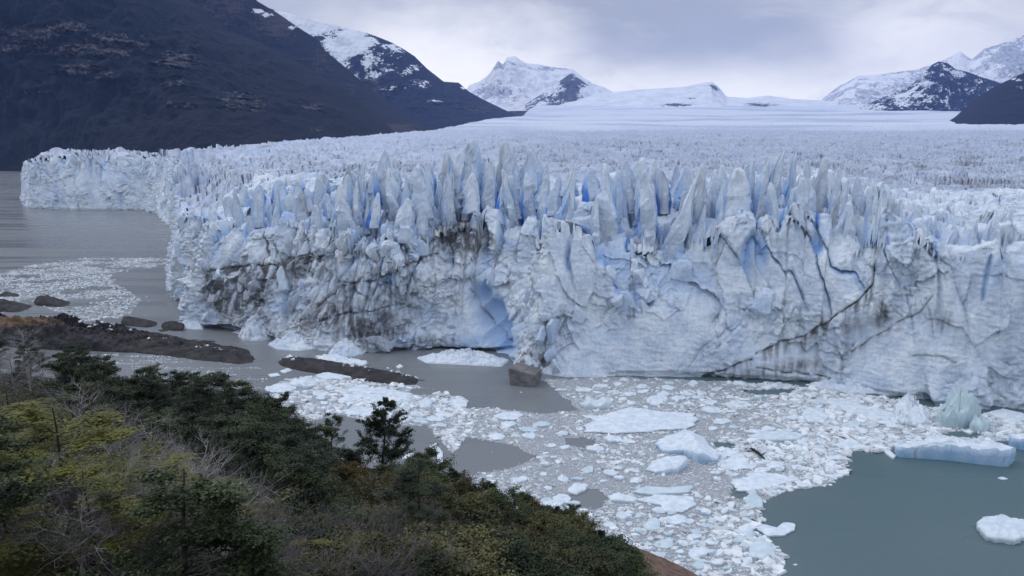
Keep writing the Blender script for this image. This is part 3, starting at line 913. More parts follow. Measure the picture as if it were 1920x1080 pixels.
# nearest column of the cliff lip for everything close to the edge
close = near & ins & (sd < 80)
cx_, cy_ = GX[close], GY[close]
idx = np.zeros(len(cx_), int)
step_ = 20000
lip2 = np.stack([LIPX, LIPY], -1)
for a in range(0, len(cx_), step_):
    b = slice(a, a + step_)
    idx[b] = np.argmin((cx_[b, None] - lip2[None, :, 0]) ** 2 + (cy_[b, None] - lip2[None, :, 1]) ** 2, 1)
back = np.full(DD.shape, 1000.0)                 # metres behind the lip
back[close] = -((cx_ - LIPX[idx]) * NX[idx] + (cy_ - LIPY[idx]) * NY[idx])
lipz = np.zeros(DD.shape)
lipz[close] = LIPZ[idx]
LEFT = [(33, 1120), (100, 1280), (300, 1650), (450, 2000), (600, 2750), (700, 3200), (820, 4700), (980, 7900), (1010, 13800), (2500, 13800)]
lx, ld = np.array(LEFT, float).T
dmax = np.interp(QX, lx, ld)
keepv = ins & (back > -1.0) & (sd > 3) & (DD < dmax * 1.01)
fieldz = py_to_z(np.interp(np.log(DD), np.log(fld), flp), DD)
cpx = np.interp(QX, crx, cry)
crest = py_to_z(cpx, DD) * 0.35 + py_to_z(cpx, np.minimum(DD, np.interp(QX, dfront_tab_px, dfront_tab) + 60)) * 0.65
crest = np.clip(crest - 5.0 * np.interp(QX, [330, 480, 640, 1660, 1750], [0, .5, 1, 1, .3]), 25, 84)
wcrest = np.exp(-np.clip(sd - 55, 0, None) / np.where(QX < 420, 260, 70))
base = fieldz + (crest - fieldz) * wcrest
base = np.where(close, lipz + (base - lipz) * smooth(0, np.interp(QX, [330, 700, 1650, 1750], [34, 58, 58, 34]), back), base)
lodq = lod_of(DD)
rel, crev, cid, er2 = seracs(GX, GY, lodq)
zone_g = np.interp(QX, [0, 330, 480, 640, 1030, 1090, 1140, 1640, 1700, 2200], [.75, .8, .75, .9, .9, .6, .95, .9, .55, .55])
amp = 0.62 + (zone_g - 0.62) * np.exp(-np.clip(sd - 50, 0, None) / 60)
amp = amp * (0.25 + 0.75 * smooth(7000, 1800, DD)) * np.minimum(lodq, 4) ** 0.4
depth = 5.0 + 8.0 * smooth(2, 18, back) * np.exp(-np.clip(sd - 90, 0, None) / 80)
amp = amp * (1 + 0.9 * fbm(GX * 0.004, GY * 0.0025, GX * 0, 3, 215) * smooth(300, 700, DD)) * (1 - 0.15 * smooth(800, 2000, DD))
swell = 7.0 * ridged(GX * 0.009 + 0.3 * fbm(GX * 0.01, GY * 0.01, GX * 0, 2, 216), GY * 0.0045, GX * 0, 3, 217) * smooth(380, 1000, DD) * smooth(6500, 2500, DD)
swell = swell + 26.0 * fbm(GX * 0.0011, GY * 0.0007, GX * 0, 4, 218) * smooth(4300, 5600, DD) * smooth(13500, 11000, DD)
GZ = base + (rel - crev * depth) * amp + swell - 3.0 * smooth(380, 1000, DD)
GZ = GZ - 4.0 * np.clip(-back, 0, 5)
GZ = np.where(DD > dmax * 0.985, GZ - 30 * smooth(dmax * 0.985, dmax * 1.01, DD), GZ)
wob_ = np.exp(-np.clip(sd - 120, 0, None) / 120)
hx_ = (2.2 * fbm(GX * 0.12, GY * 0.12, GZ * 0.16, 4, 201, 0.55)) * wob_
hy_ = (3.0 * fbm(GX * 0.12 + 50, GY * 0.12, GZ * 0.16, 4, 202, 0.55)) * wob_
GP = np.stack([GX + hx_ * smooth(0, 5, back), GY + hy_ * smooth(0, 6, back), GZ], -1)
gqx, gqy = project(GP)
nearm = DD < 560
gd, gb, gg = np.zeros(DD.shape), np.zeros(DD.shape), np.zeros(DD.shape)
a_, b_, c_ = marks(gqx[nearm], gqy[nearm], (GX[nearm], GY[nearm], GZ[nearm]), 5)
gd[nearm], gb[nearm], gg[nearm] = a_, b_, c_
gd *= np.exp(-np.clip(sd - 45, 0, None) / 30)
gb *= np.exp(-np.clip(sd - 60, 0, None) / 40)
GP[..., 2] -= 4.0 * gg * np.exp(-np.clip(sd - 60, 0, None) / 40) * smooth(1, 8, back)
blu = crev * (0.35 + 0.60 * smooth(-0.05, 0.35, fbm(GX * 0.02, GY * 0.02, GX * 0, 3, 97))) * np.clip(amp * 1.15, 0, 1)
pale = 0.20 * smooth(0.0, 0.35, fbm(GX * 0.04, GY * 0.03, GX * 0, 3, 99)) * np.exp(-np.clip(sd - 60, 0, None) / 60)
gb = np.maximum(gb, np.maximum(blu, pale))
gb = np.maximum(gb, 0.16 * smooth(0.5, -1.0, back))
grit = 0.42 * smooth(0.10, 0.5, fbm(GX * 0.013, GY * 0.006, GX * 0, 4, 98)) * smooth(60, 140, sd) * smooth(4500, 1500, DD)
gd = np.maximum(gd, grit * (0.4 + 1.0 * er2))
gd = np.maximum(gd, 0.5 * crev * smooth(300, 900, DD) * smooth(4500, 2500, DD) * er2)  # distant crevasses toned darker along their lines
# solid ice below the open crevasses next to the lip
Fg = grid_faces(len(ds), len(pxs))
ck = (close & (back > -1.6) & (back < 32) & (sd > 3)).reshape(-1)
Fc = Fg[ck[Fg].all(1)]
uc, ic = np.unique(Fc.reshape(-1), return_inverse=True)
CPt = np.stack([GX.reshape(-1)[uc], GY.reshape(-1)[uc], np.minimum(lipz.reshape(-1)[uc] - 14.0, GZ.reshape(-1)[uc] - 1.5)], -1)
link('ice_core', new_mesh('ice_core', CPt, ic.reshape(-1, 4), M_ICE, True, {'dirt': np.zeros(len(uc)), 'blue': np.full(len(uc), 0.42)}), GLACIER)
kv = keepv.reshape(-1)
Fg = Fg[kv[Fg].all(1)]
fcid = cid.reshape(-1)[Fg[:, 0]]
Vg = GP.reshape(-1, 3)
gdf, gbf = gd.reshape(-1), gb.reshape(-1)
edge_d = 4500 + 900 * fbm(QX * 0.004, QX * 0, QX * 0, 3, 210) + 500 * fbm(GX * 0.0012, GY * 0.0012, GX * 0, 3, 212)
old = smooth(450, 1500, DD) * smooth(0.14, -0.10, (DD - edge_d) / edge_d) * smooth(650, 1100, QX) * (0.50 + 0.55 * fbm(GX * 0.010, GY * 0.003, GX * 0, 4, 211))  # greyer tone over the middle distance, in streaks farther out
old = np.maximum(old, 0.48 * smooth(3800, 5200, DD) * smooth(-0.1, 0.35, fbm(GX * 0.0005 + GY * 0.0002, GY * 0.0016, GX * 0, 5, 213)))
grey_tonef = np.clip(old, 0, 1).reshape(-1)
firnf = (smooth(0.0, 0.25, (DD - edge_d) / edge_d) * smooth(0.40, 0.10, old) * 0.60).reshape(-1)
# the serac blocks that show largest become parts of their own
zone = ((sd < 130) & (DD < 520)).reshape(-1)[Fg[:, 0]]
fz = np.where(zone)[0]
ids, inv, cnt = np.unique(fcid[fz], return_inverse=True, return_counts=True)
qxf, qyf = project(Vg[Fg[fz, 0]])
qx2, qy2 = project(Vg[Fg[fz, 2]])
infr = (qxf > -5) & (qxf < 1925)
size = np.bincount(inv, weights=np.where(infr, np.abs(qx2 - qxf) * np.abs(qy2 - qyf), 0))
order = np.argsort(-size)[:90]
sel = np.zeros(len(ids), bool)
sel[order] = True
rest_mask = np.ones(len(Fg), bool)


def submesh(name, faces, mat):
    used, invf = np.unique(faces.reshape(-1), return_inverse=True)
    return new_mesh(name, Vg[used], invf.reshape(-1, 4), mat, True, {'dirt': gdf[used], 'blue': gbf[used], 'old': grey_tonef[used], 'firn': firnf[used]})


srt = np.argsort(inv, kind='stable')
bounds = np.concatenate([[0], np.cumsum(cnt)])
for c in order:
    fi = fz[srt[bounds[c]:bounds[c + 1]]]
    if len(fi) < 12:
        continue
    rest_mask[fi] = False
    link('serac', submesh('serac', Fg[fi], M_ICE), GLACIER)
restF = Fg[rest_mask]
far = GY.reshape(-1)[restF[:, 0]] > 520
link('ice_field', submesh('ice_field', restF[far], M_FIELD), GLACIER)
link('serac_slope', submesh('serac_slope', restF[~far], M_ICE), GLACIER)['kind'] = 'stuff'


# --- free standing blades of ice behind the lip, and blocks hanging on the face: parts of the glacier
def blade_mesh(seed, W, T, H, lean, dirty, fin=False):
    rr = np.random.default_rng(seed)
    nu_, nv_ = 30, 22
    a = np.linspace(0, 2 * np.pi, nu_, endpoint=False)
    v = np.linspace(0, 1, nv_)
    A, Vv = np.meshgrid(a, v)
    pk = rr.uniform(-0.55, 0.55)
    prof = np.clip(1 - Vv ** rr.choice([1.1, 1.5, 2.2, 3.2, 5.0]), 0, 1) ** rr.uniform(0.6, 1.0)
    cx = np.sign(np.cos(A)) * np.abs(np.cos(A)) ** 0.6
    cy = np.sign(np.sin(A)) * np.abs(np.sin(A)) ** 0.6
    x = W * (pk * Vv * 0.8 + cx * (0.06 + 0.94 * prof)) + lean * H * Vv ** 1.3
    y = T * (0.15 + 0.85 * np.clip(1 - Vv ** 1.5, 0, 1)) * cy
    z = H * Vv * (1 + 0.16 * fbm(x * 0.5 / max(W, 1), A * 0 + seed, A * 0, 2, seed))
    _, o1, o2, bd, r_ = voronoi(np.cos(A) * 1.3 + np.sin(A) * 0.6 + seed * 3.7, Vv * H / 7.0 + np.sin(A), seed + 5)
    fac = 1.2 * (r_[0] - 0.5) + 2.4 * ((r_[1] - 0.5) * o1 + (r_[2] - 0.5) * o2)
    nz = 1.25 * fac * smooth(0, 0.12, bd) + 0.8 * fbm(x * 0.22, y * 0.22 + seed, z * 0.18, 4, seed)
    nz *= np.clip(1.15 - Vv, 0.15, 1) * min(1.0, W / 4)
    if fin:
        y = y + 7.0 * np.clip(1 - Vv / 0.55, 0, 1) ** 1.5
        cut = rr.normal(0, 0.75) * x + rr.normal(0, 0.4) * y
        z = z - np.clip(Vv - 0.35, 0, 1) * np.clip(cut, -5, 9) * 1.2
        _, p1, p2, pb, pr = voronoi(A * 0.9 + seed, Vv * H / 11.0 + 0.4 * A, seed + 21)
        nz = nz * 1.5 + 2.6 * ((pr[0] - 0.5) + 1.6 * (pr[1] - 0.5) * p1 + 1.6 * (pr[2] - 0.5) * p2) * np.clip(1.1 - Vv, 0.1, 1)
    x = x + nz * cx
    y = y + nz * cy
    P = np.stack([x, y, z], -1)
    P[-1] = P[-1].mean(0)
    i = np.arange(nv_ * nu_).reshape(nv_, nu_)
    Q = np.stack([i[:-1], np.roll(i[:-1], -1, 1), np.roll(i[1:], -1, 1), i[1:]], -1).reshape(-1, 4)
    bl = 1.0 * (1 - Vv) ** 1.0 * (np.abs(cx) > 0.75) * rr.uniform(0.2, 1.3) + 0.16 * smooth(0.0, 0.4, fbm(x * .15, y * .15, z * .1, 2, seed + 9))
    di = dirty * (0.4 + 0.8 * np.clip(fbm(x * .5, y * .5, z * .08, 3, seed + 3) + .4, 0, 1))
    return new_mesh('serac', P.reshape(-1, 3), Q, M_ICE, False, {'dirt': np.clip(di, 0, 1), 'blue': np.clip(bl, 0, 1)})


# (picture column, row of the tip, half width in pixels, height in metres, metres behind the lip)
BLADES = [(720, 284, 16, 24, 22), (700, 312, 14, 16, 18), (742, 318, 13, 14, 24), (655, 318, 12, 12, 26), (640, 345, 14, 12, 14), (780, 312, 16, 14, 26), (812, 300, 17, 18, 28), (838, 282, 20, 24, 30), (862, 275, 18, 26, 32),
          (886, 268, 18, 28, 30), (905, 290, 16, 22, 20), (925, 300, 18, 20, 14), (948, 262, 15, 30, 30), (965, 272, 13, 26, 26), (985, 290, 15, 22, 20), (1008, 284, 13, 26, 24), (1024, 305, 12, 20, 18), (850, 318, 15, 16, 12),
          (880, 325, 14, 16, 8), (960, 325, 14, 18, 8), (1045, 330, 13, 14, 14), (760, 345, 16, 13, 10), (1075, 318, 16, 10, 34), (1108, 318, 20, 12, 30), (1140, 312, 14, 16, 22), (1158, 318, 13, 18, 16), (1178, 300, 15, 20, 26),
          (1200, 293, 16, 22, 26), (1222, 300, 14, 20, 20), (1240, 318, 13, 16, 14), (1262, 308, 16, 16, 24), (1290, 310, 16, 16, 22), (1312, 325, 15, 16, 14), (1335, 318, 15, 18, 18), (1355, 308, 16, 20, 20), (1378, 312, 14, 20, 14),
          (1400, 302, 15, 24, 16), (1420, 306, 13, 24, 12), (1440, 298, 14, 26, 14), (1460, 290, 14, 28, 16), (1478, 282, 12, 32, 18), (1496, 280, 13, 32, 18), (1512, 296, 13, 28, 12), (1545, 300, 16, 28, 14), (1570, 318, 15, 24, 12),
          (1590, 326, 13, 20, 14), (1612, 332, 13, 20, 14), (1640, 338, 15, 20, 14), (1662, 352, 14, 18, 12), (1690, 372, 15, 15, 12), (1716, 388, 14, 13, 12), (1745, 402, 14, 12, 12), (1790, 420, 16, 10, 12), (1830, 412, 15, 12, 12),
          (1868, 398, 16, 14, 14), (1900, 388, 16, 16, 16), (460, 346, 13, 10, 18), (490, 345, 15, 10, 22), (520, 335, 14, 10, 26), (560, 330, 15, 10, 28), (600, 325, 15, 11, 26), (430, 368, 14, 9, 12), (400, 384, 14, 9, 10), (355, 396, 12, 8, 8),
          (580, 352, 14, 10, 14), (540, 362, 14, 9, 12), (615, 360, 14, 11, 12)]
keys = np.argsort(LIPX)
lip_px, _ = project(np.stack([LIPX, LIPY, LIPZ], -1))
nearcol = BPX > 333
brand = np.random.default_rng(77)


def put_blade(px, py, hw, H, bk, i, fin=False):
    cand = np.where(nearcol)[0]
    c = cand[np.argmin(np.abs(lip_px[cand] - px))]
    d_ = LIPY[c] + bk
    top = at_depth(px, py, d_)
    W = hw * d_ / F
    dirty = 0.5 * float(STAINS(np.array([px]), np.array([py + 60]))[0]) + (0.35 if brand.random() < 0.15 else 0)
    ln_ = brand.choice([brand.uniform(-0.16, 0.05), brand.uniform(0.05, 0.38), brand.uniform(0.0, 0.22)]) if fin else brand.uniform(-0.10, 0.16)
    o = link('serac', blade_mesh(300 + i, W, W * (brand.uniform(1.1, 1.7) if fin else brand.uniform(0.55, 0.95)), H, ln_, dirty, fin), GLACIER, tuple(top - np.array([ln_ * H, 0, H])))
    o.rotation_euler = (0, 0, brand.uniform(-0.35, 0.35) if fin else brand.uniform(-0.7, 0.7))


n_b = 0
for bl_ in BLADES:
    put_blade(*bl_, n_b)
    n_b += 1
# tall fins that stand along the lip and run down into the face, with open clefts between them
for x0_, x1_, st_, h0_, h1_, b0_, b1_, j_ in ((1296, 1690, 34, 28, 40, 3, 16, 24), (790, 1052, 32, 26, 38, 3, 16, 26), (1085, 1290, 36, 20, 30, 3, 16, 32), (600, 785, 38, 18, 28, 3, 16, 32), (345, 600, 36, 13, 19, 3, 12, 26), (1690, 1915, 38, 14, 20, 2, 10, 28)):
    q_ = x0_
    while q_ < x1_:
        wide_ = brand.choice([9, 12, 16, 22, 29], p=[.2, .25, .25, .2, .1])
        dn_ = brand.random()
        if q_ < 600:
            wide_ = min(wide_, brand.uniform(8, 13))
        put_blade(q_, float(np.interp(q_, crx, cry)) - 8 * (q_ > 780) + 2.6 * j_ * dn_ ** 1.3, wide_, brand.uniform(h0_, h1_) + 2, b0_ + (b1_ - b0_) * (1 - dn_) * brand.uniform(.6, 1.2), n_b, q_ > 600)
        n_b += 1
        q_ += st_ * brand.uniform(0.25, 1.3) * (0.5 + wide_ / 24)
for _ in range(80):
    px_ = brand.choice([brand.uniform(340, 1040), brand.uniform(780, 1040), brand.uniform(1100, 1680), brand.uniform(1300, 1680), brand.uniform(1680, 1915)])
    dn_ = brand.uniform(0.1, 1)
    put_blade(px_, float(np.interp(px_, crx, cry)) + 20 + 56 * dn_, brand.uniform(7, 15), brand.uniform(9, 22), 30 * (1 - dn_) + brand.uniform(1, 8), n_b)
    n_b += 1


def block_mesh(seed, dirty, blue_):
    rr = np.random.default_rng(seed)
    dirs = rr.normal(size=(11, 3))
    dirs /= np.linalg.norm(dirs, axis=1, keepdims=True)
    offs = rr.uniform(0.55, 1.0, 11)
    t = np.linspace(-1, 1, 9)
    Vs, Fs_, off = [], [], 0
    for ax in range(3):
        for sg in (-1, 1):
            a, b = np.meshgrid(t, t, indexing='ij')
            p = np.zeros((9, 9, 3))
            p[..., ax] = sg
            p[..., (ax + 1) % 3] = a if sg > 0 else b
            p[..., (ax + 2) % 3] = b if sg > 0 else a
            Vs.append(p.reshape(-1, 3))
            Fs_.append(grid_faces(9, 9) + off)
            off += 81
    C = np.concatenate(Vs)
    n_ = C / np.linalg.norm(C, axis=1, keepdims=True)
    rad = np.min(np.where(n_ @ dirs.T > 0.05, offs / np.maximum(n_ @ dirs.T, 0.05), 9), 1)
    P = n_ * np.minimum(rad, 1.5)[:, None] * (1 + 0.16 * fbm(n_[:, 0] * 2.2, n_[:, 1] * 2.2, n_[:, 2] * 2.2 + seed, 4, seed))[:, None]
    _, first, invx = np.unique(np.round(C, 5), axis=0, return_index=True, return_inverse=True)
    z_ = np.zeros(len(first))
    return new_mesh('ice_block', P[first], invx.reshape(-1)[np.concatenate(Fs_)], M_ICE, False, {'dirt': z_ + dirty, 'blue': z_ + blue_})


CLEAN = [block_mesh(500 + i, 0.0, 0.10 * (i % 3)) for i in range(7)]
DIRTY = [block_mesh(520 + i, 0.34, 0.0) for i in range(4)]
fx, fy = project(P)
wgt = (0.004 + rub ** 2) * calm * (fx > 322) * (fx < 1925) * (np.arange(len(P))[:, None] < NR) * (Z > 1.0) * (BPX[None, :] > 331)
wgt *= 1 + 2.5 * blobs([(1330, 435, 80, 40, 1), (1220, 560, 70, 40, .6), (1190, 650, 60, 30, .7), (640, 450, 120, 50, .8), (1740, 560, 60, 60, .5), (1620, 690, 70, 25, .6), (1000, 560, 60, 60, .4)])(fx, fy)
wgt = wgt * np.where(fx > 1440, 0.08, 1.0) * (SMOOTHBLUE(fx, fy) < 0.2) * (SMOOTHBLUE(qx, qy) < 0.2)
flat = (wgt / wgt.sum()).reshape(-1)
for q in brand.choice(flat.size, 230, replace=False, p=flat):
    r_, c_ = divmod(int(q), P.shape[1])
    o = link('ice_block', CLEAN[int(brand.integers(7))] if dirt[r_, c_] < 0.22 else DIRTY[int(brand.integers(4))], GLACIER, tuple(P[r_, c_] - 0.4 * np.array([NX[c_], NY[c_], 0])))
    sz = 0.7 + 2.4 * brand.random() ** 2
    o.scale = (sz * brand.uniform(.8, 1.3), sz * brand.uniform(.7, 1.0), sz * brand.uniform(.8, 1.7))
    o.rotation_euler = (brand.uniform(-.4, .4), brand.uniform(-.4, .4), brand.uniform(0, 6.28))

# ------------------------------------------------------------------ rocks in the water
ROCK_TOPS = []


def rock_ridge(name, tab, mat, nu=160, nv=30, amp=1.0, fs=0.25, seed=0, lean=0.25, back=8.0, k=0.42):
    """long low rock: rows (px_base, py_base, px_top, py_top); base lies on the water, top is set back"""
    tab = np.asarray(tab, float)
    q = np.linspace(0, len(tab) - 1, nu)
    g = [np.interp(q, np.arange(len(tab)), tab[:, j]) for j in range(4)]
    B = ground(g[0], g[1])
    bk = back * np.sin(np.pi * np.linspace(0.03, 0.97, nu)) ** 0.5
    T = at_depth(g[2], g[3], B[:, 1] + bk)
    T[:, 2] = np.maximum(T[:, 2], 0.05)
    R = B.copy()
    R[:, 1] += bk * 2.0
    B[:, 1] -= 2.0
    B[:, 2] = R[:, 2] = -1.0
    rows = []
    vs = np.linspace(0, 2, nv)
    for v in vs:
        if v <= 1:
            p = B + (T - B) * v
            p[:, 2] = B[:, 2] + (T[:, 2] - B[:, 2]) * v ** k
        else:
            p = T + (R - T) * (v - 1)
        rows.append(p)
    P = np.stack(rows)
    VV = np.repeat(vs[:, None], nu, 1)
    ROCK_TOPS.append(None)
    env = (0.30 + 0.70 * np.sin(np.pi * VV / 2)) * np.sin(np.pi * np.linspace(0.0, 1, nu))[None, :] ** 0.4
    st = ridged((P[..., 0] + P[..., 1] * 0.4) * fs * 0.5, (P[..., 2] * 2 + P[..., 0] * 0.25) * fs * 1.6, P[..., 1] * fs, 4, seed)
    f = fbm(P[..., 0] * fs, P[..., 1] * fs, P[..., 2] * fs * 2, 5, seed + 3)
    env = env * np.clip(T[:, 2] / 7.0, 0.12, 1.0)[None, :]
    P[..., 2] += amp * env * (0.7 * (st - 0.5) + f * 1.4)
    P[..., 1] -= amp * env * (0.8 * f + 0.5 * (st - 0.5))
    s2 = ridged((P[..., 0] * 0.6 + P[..., 1]) * fs * 3.0, (P[..., 2] * 1.6 + P[..., 0] * 0.35) * fs * 5.0, P[..., 1] * fs, 3, seed + 8) - 0.5
    f2 = fbm(P[..., 0] * fs * 5, P[..., 1] * fs * 5, P[..., 2] * fs * 7, 4, seed + 9, 0.6)
    k2 = np.clip(amp * 0.35, 0.25, 1.2) * env
    P[..., 2] += k2 * (0.6 * s2 + 1.3 * f2)
    P[..., 1] -= k2 * (0.9 * s2 + 0.9 * f2)
    P[..., 0] += k2 * 1.0 * fbm(P[..., 0] * fs * 3 + 9, P[..., 1] * fs * 3, P[..., 2] * fs * 5, 4, seed + 10)
    ROCK_TOPS[-1] = P[(vs > 0.75) & (vs < 1.25)].reshape(-1, 3)
    return link(name, new_mesh(name, P, grid_faces(nv, nu), mat, True, {'warm': blobs([(20, 602, 110, 13, .9), (160, 606, 40, 6, .5), (275, 640, 30, 6, .5)])(*project(P))}))


hd = rock_ridge('rock_headland', [(-260, 640, -260, 575), (-60, 640, -60, 582), (40, 650, 30, 590), (110, 655, 90, 594), (165, 656, 150, 602), (215, 658, 215, 610), (262, 660, 255, 624), (320, 666, 300, 634), (365, 672, 350, 641), (410, 677, 395, 648), (450, 681, 438, 657), (479, 682, 474, 674)],
                M_SHORE, 340, 60, 4.2, 0.12, 3, back=16)
tag(hd, 'long dark rock headland reaching into the lake beyond the trees', 'rock')
r = rock_ridge('rock_islet', [(517, 683, 517, 682), (535, 686, 530, 671), (560, 692, 552, 668), (610, 701, 600, 673), (650, 708, 640, 680), (700, 715, 690, 689), (745, 720, 735, 697), (780, 721, 768, 705), (798, 718, 797, 717)],
               M_SHORE, 200, 30, 0.8, 0.25, 11, back=9)
tag(r, 'dark rock islet with white ice along its back, before the cliff', 'rock')
r = rock_ridge('rock_islet', [(227, 604, 227, 603), (236, 609, 232, 592), (255, 611, 250, 594), (280, 613, 275, 599), (298, 613, 297, 612)], M_SHORE, 90, 24, 0.7, 0.3, 17, back=7)
tag(r, 'small dark rock islet between the headland and the cliff corner', 'rock')
r = rock_ridge('rock_islet', [(64, 566, 64, 565), (74, 572, 70, 554), (95, 574, 88, 553), (115, 575, 108, 563), (132, 575, 131, 574)], M_SHORE, 90, 24, 0.9, 0.3, 23, back=8)
tag(r, 'dark wedge of rock in the foam above the headland', 'rock')
r = rock_ridge('rock_islet', [(-120, 580, -120, 555), (-20, 583, -20, 556), (10, 584, 5, 560), (35, 585, 30, 571), (56, 584, 55, 583)], M_SHORE, 120, 24, 1.2, 0.25, 29, back=10)
tag(r, 'dark rock at the left edge behind the headland', 'rock')
r = rock_ridge('rock_islet', [(0, 556, 0, 551), (12, 556, 10, 546), (36, 557, 34, 553)], M_SHORE, 60, 18, 0.5, 0.3, 43, back=6)
tag(r, 'tiny low dark rock farthest left in the foamy water', 'rock')
r = rock_ridge('rock_islet', [(302, 610, 302, 609), (310, 617, 308, 603), (330, 619, 326, 601), (345, 619, 344, 606)], M_SHORE, 70, 18, 0.6, 0.35, 31, back=6)
tag(r, 'black rock touching the left foot of the ice cliff', 'rock')
r = rock_ridge('rock_islet', [(288, 621, 288, 620), (305, 623, 303, 617), (334, 624, 333, 623)], M_SHORE, 60, 16, 0.35, 0.4, 37, back=4)
tag(r, 'flat sliver of black rock awash below the cliff corner', 'rock')


def blob_mesh(name, n, radii, fn, mat, attrs=None, sm=True):
    """cube-sphere with per-vertex shaping function on unit directions"""
    t = np.linspace(-1, 1, n)
    Vs, Fs, off = [], [], 0
    for ax in range(3):
        for sg in (-1, 1):
            a, b = np.meshgrid(t, t, indexing='ij')
            p = np.zeros((n, n, 3))
            p[..., ax] = sg
            p[..., (ax + 1) % 3] = a if sg > 0 else b
            p[..., (ax + 2) % 3] = b if sg > 0 else a
            Vs.append(p.reshape(-1, 3))
            Fs.append(grid_faces(n, n) + off)
            off += n * n
    C = np.concatenate(Vs)
    P = fn(C) * np.array(radii)
    at = {k: f(C, P) for k, f in (attrs or {}).items()}
    key = np.round(C, 5)
    _, first, invx = np.unique(key, axis=0, return_index=True, return_inverse=True)
    Fall = invx.reshape(-1)[np.concatenate(Fs)]
    return new_mesh(name, P[first], Fall, mat, sm, {k: v[first] for k, v in at.items()})


def boulder_shape(C):
    nrm = C / np.linalg.norm(C, axis=1, keepdims=True)
    p = C * 0.86 + nrm * 0.15
    p[:, 2] *= 1.0 - 0.22 * (C[:, 0] + 1) * (C[:, 2] > 0) * 0.8
    p[:, 0] *= 1.0 + 0.06 * C[:, 2]
    d = 0.16 * fbm(C[:, 0] * 1.1, C[:, 1] * 1.1, C[:, 2] * 1.1, 5, 5, 0.6)
    return p * (1 + d[:, None])


g = ground(986, 724)
b = link('boulder', blob_mesh('boulder', 26, (4.35, 4.0, 4.4), boulder_shape, M_BOULDER), None, (g[0], g[1] + 3.5, 1.4))
b.rotation_euler = (0, 0, -0.35)
tag(b, 'smooth squarish grey boulder in the water at the foot of the cliff', 'boulder')

# ------------------------------------------------------------------ ice floes and heaps


def floe(name, outline, h, seed, blue_side=0.0, aqua=0.0, top=None, rough=0.12, tilt=(0, 0), nr=7, brow=0.35):
    """floating slab: outline is a list of picture points lying on the water; h = height of its top in metres"""
    o = np.array(outline, float)
    G = ground(o[:, 0], o[:, 1])[:, :2]
    c = G.mean(0)
    L = np.concatenate([G, G[:1]])
    sg = np.hypot(*np.diff(L, axis=0).T)
    cu_ = np.concatenate([[0], np.cumsum(sg)])
    n = int(np.clip(cu_[-1] / 0.35, 24, 150))
    q = np.linspace(0, cu_[-1], n, endpoint=False)
    R = np.stack([np.interp(q, cu_, L[:, 0]), np.interp(q, cu_, L[:, 1])], -1) - c
    rad = math.sqrt(np.mean(np.sum(R ** 2, 1)))
    jit = 1 + 0.09 * fbm(R[:, 0] * 1.1 / max(rad * .3, .5), R[:, 1] * 1.1 / max(rad * .3, .5), R[:, 0] * 0 + seed, 4, seed)
    jit = jit + 0.13 * fbm(R[:, 0] * 1.3, R[:, 1] * 1.3, R[:, 0] * 0 + seed, 3, seed + 7) / max(1.0, rad / 3) ** 0.5
    R = R * jit[:, None]
    rings = []
    fr_ = np.concatenate([np.linspace(0.03, 0.95, nr), [0.995]])
    for f in fr_:
        p = R * f
        z = h * (1 - brow * f ** 4) + rough * h * 1.6 * fbm(p[:, 0] * 0.55, p[:, 1] * 0.55, p[:, 0] * 0, 4, seed + 1)
        if top is not None:
            z = z + top(p[:, 0], p[:, 1], rad)
        z = z + tilt[0] * p[:, 0] + tilt[1] * p[:, 1]
        rings.append(np.column_stack([p, np.maximum(z, 0.10)]))
    e = rings[-1]
    for f, zf in ((1.02, 0.55), (0.985, 0.12), (1.03, -0.25), (0.9, -1.0)):
        p = R * f
        rings.append(np.column_stack([p, e[:, 2] * zf if zf > 0 else np.full(n, zf)]))
    P = np.stack(rings)
    k_ = len(rings)
    i = np.arange(k_ * n).reshape(k_, n)
    Q = np.stack([i[:-1], np.roll(i[:-1], -1, 1), np.roll(i[1:], -1, 1), i[1:]], -1).reshape(-1, 4)
    V = P.reshape(-1, 3)
    Fl = [tuple(f) for f in Q] + [tuple(range(n))[::-1]]
    bl = np.zeros((k_, n))
    bl[len(fr_):] = blue_side * np.clip(0.85 + 0.6 * fbm(R[:, 0] * 0.35, R[:, 1] * 0.35, R[:, 0] * 0, 3, seed + 2), 0.3, 1.1)
    bl[len(fr_)] *= 0.7
    bl[len(fr_) - 1] = 0.35 * blue_side
    aq = np.full((k_, n), aqua)
    aq[len(fr_) + 1:] = np.maximum(aqua, 0.35)
    sgn = np.sum(R[:, 0] * np.roll(R[:, 1], -1) - R[:, 1] * np.roll(R[:, 0], -1))
    if sgn > 0:
        Fl = [f[::-1] for f in Fl]
    me = new_mesh(name, V, Fl, M_FLOE, True, {'blue': bl, 'aqua': aq})
    return link(name, me, None, (c[0], c[1], 0))


def ell(cx, cy, rx, ry, n=14, seed=0):
    rr = np.random.default_rng(seed)
    a = np.linspace(0, 2 * np.pi, n, endpoint=False)
    k_ = 1 + 0.38 * (rr.random(n) - 0.5)
    return [(cx + rx * math.cos(t) * j, cy + ry * math.sin(t) * j) for t, j in zip(a, k_)]


FL = []


def add_floe(outline, h, label, cat='ice floe', **kw):
    FL.append((np.mean([p[0] for p in outline]), np.mean([p[1] for p in outline])))
    o = floe('ice_floe' if cat == 'ice floe' else 'iceberg', outline, h, len(FL) * 3, **kw)
    return tag(o, label, cat, 'large ice floes afloat below the cliff')


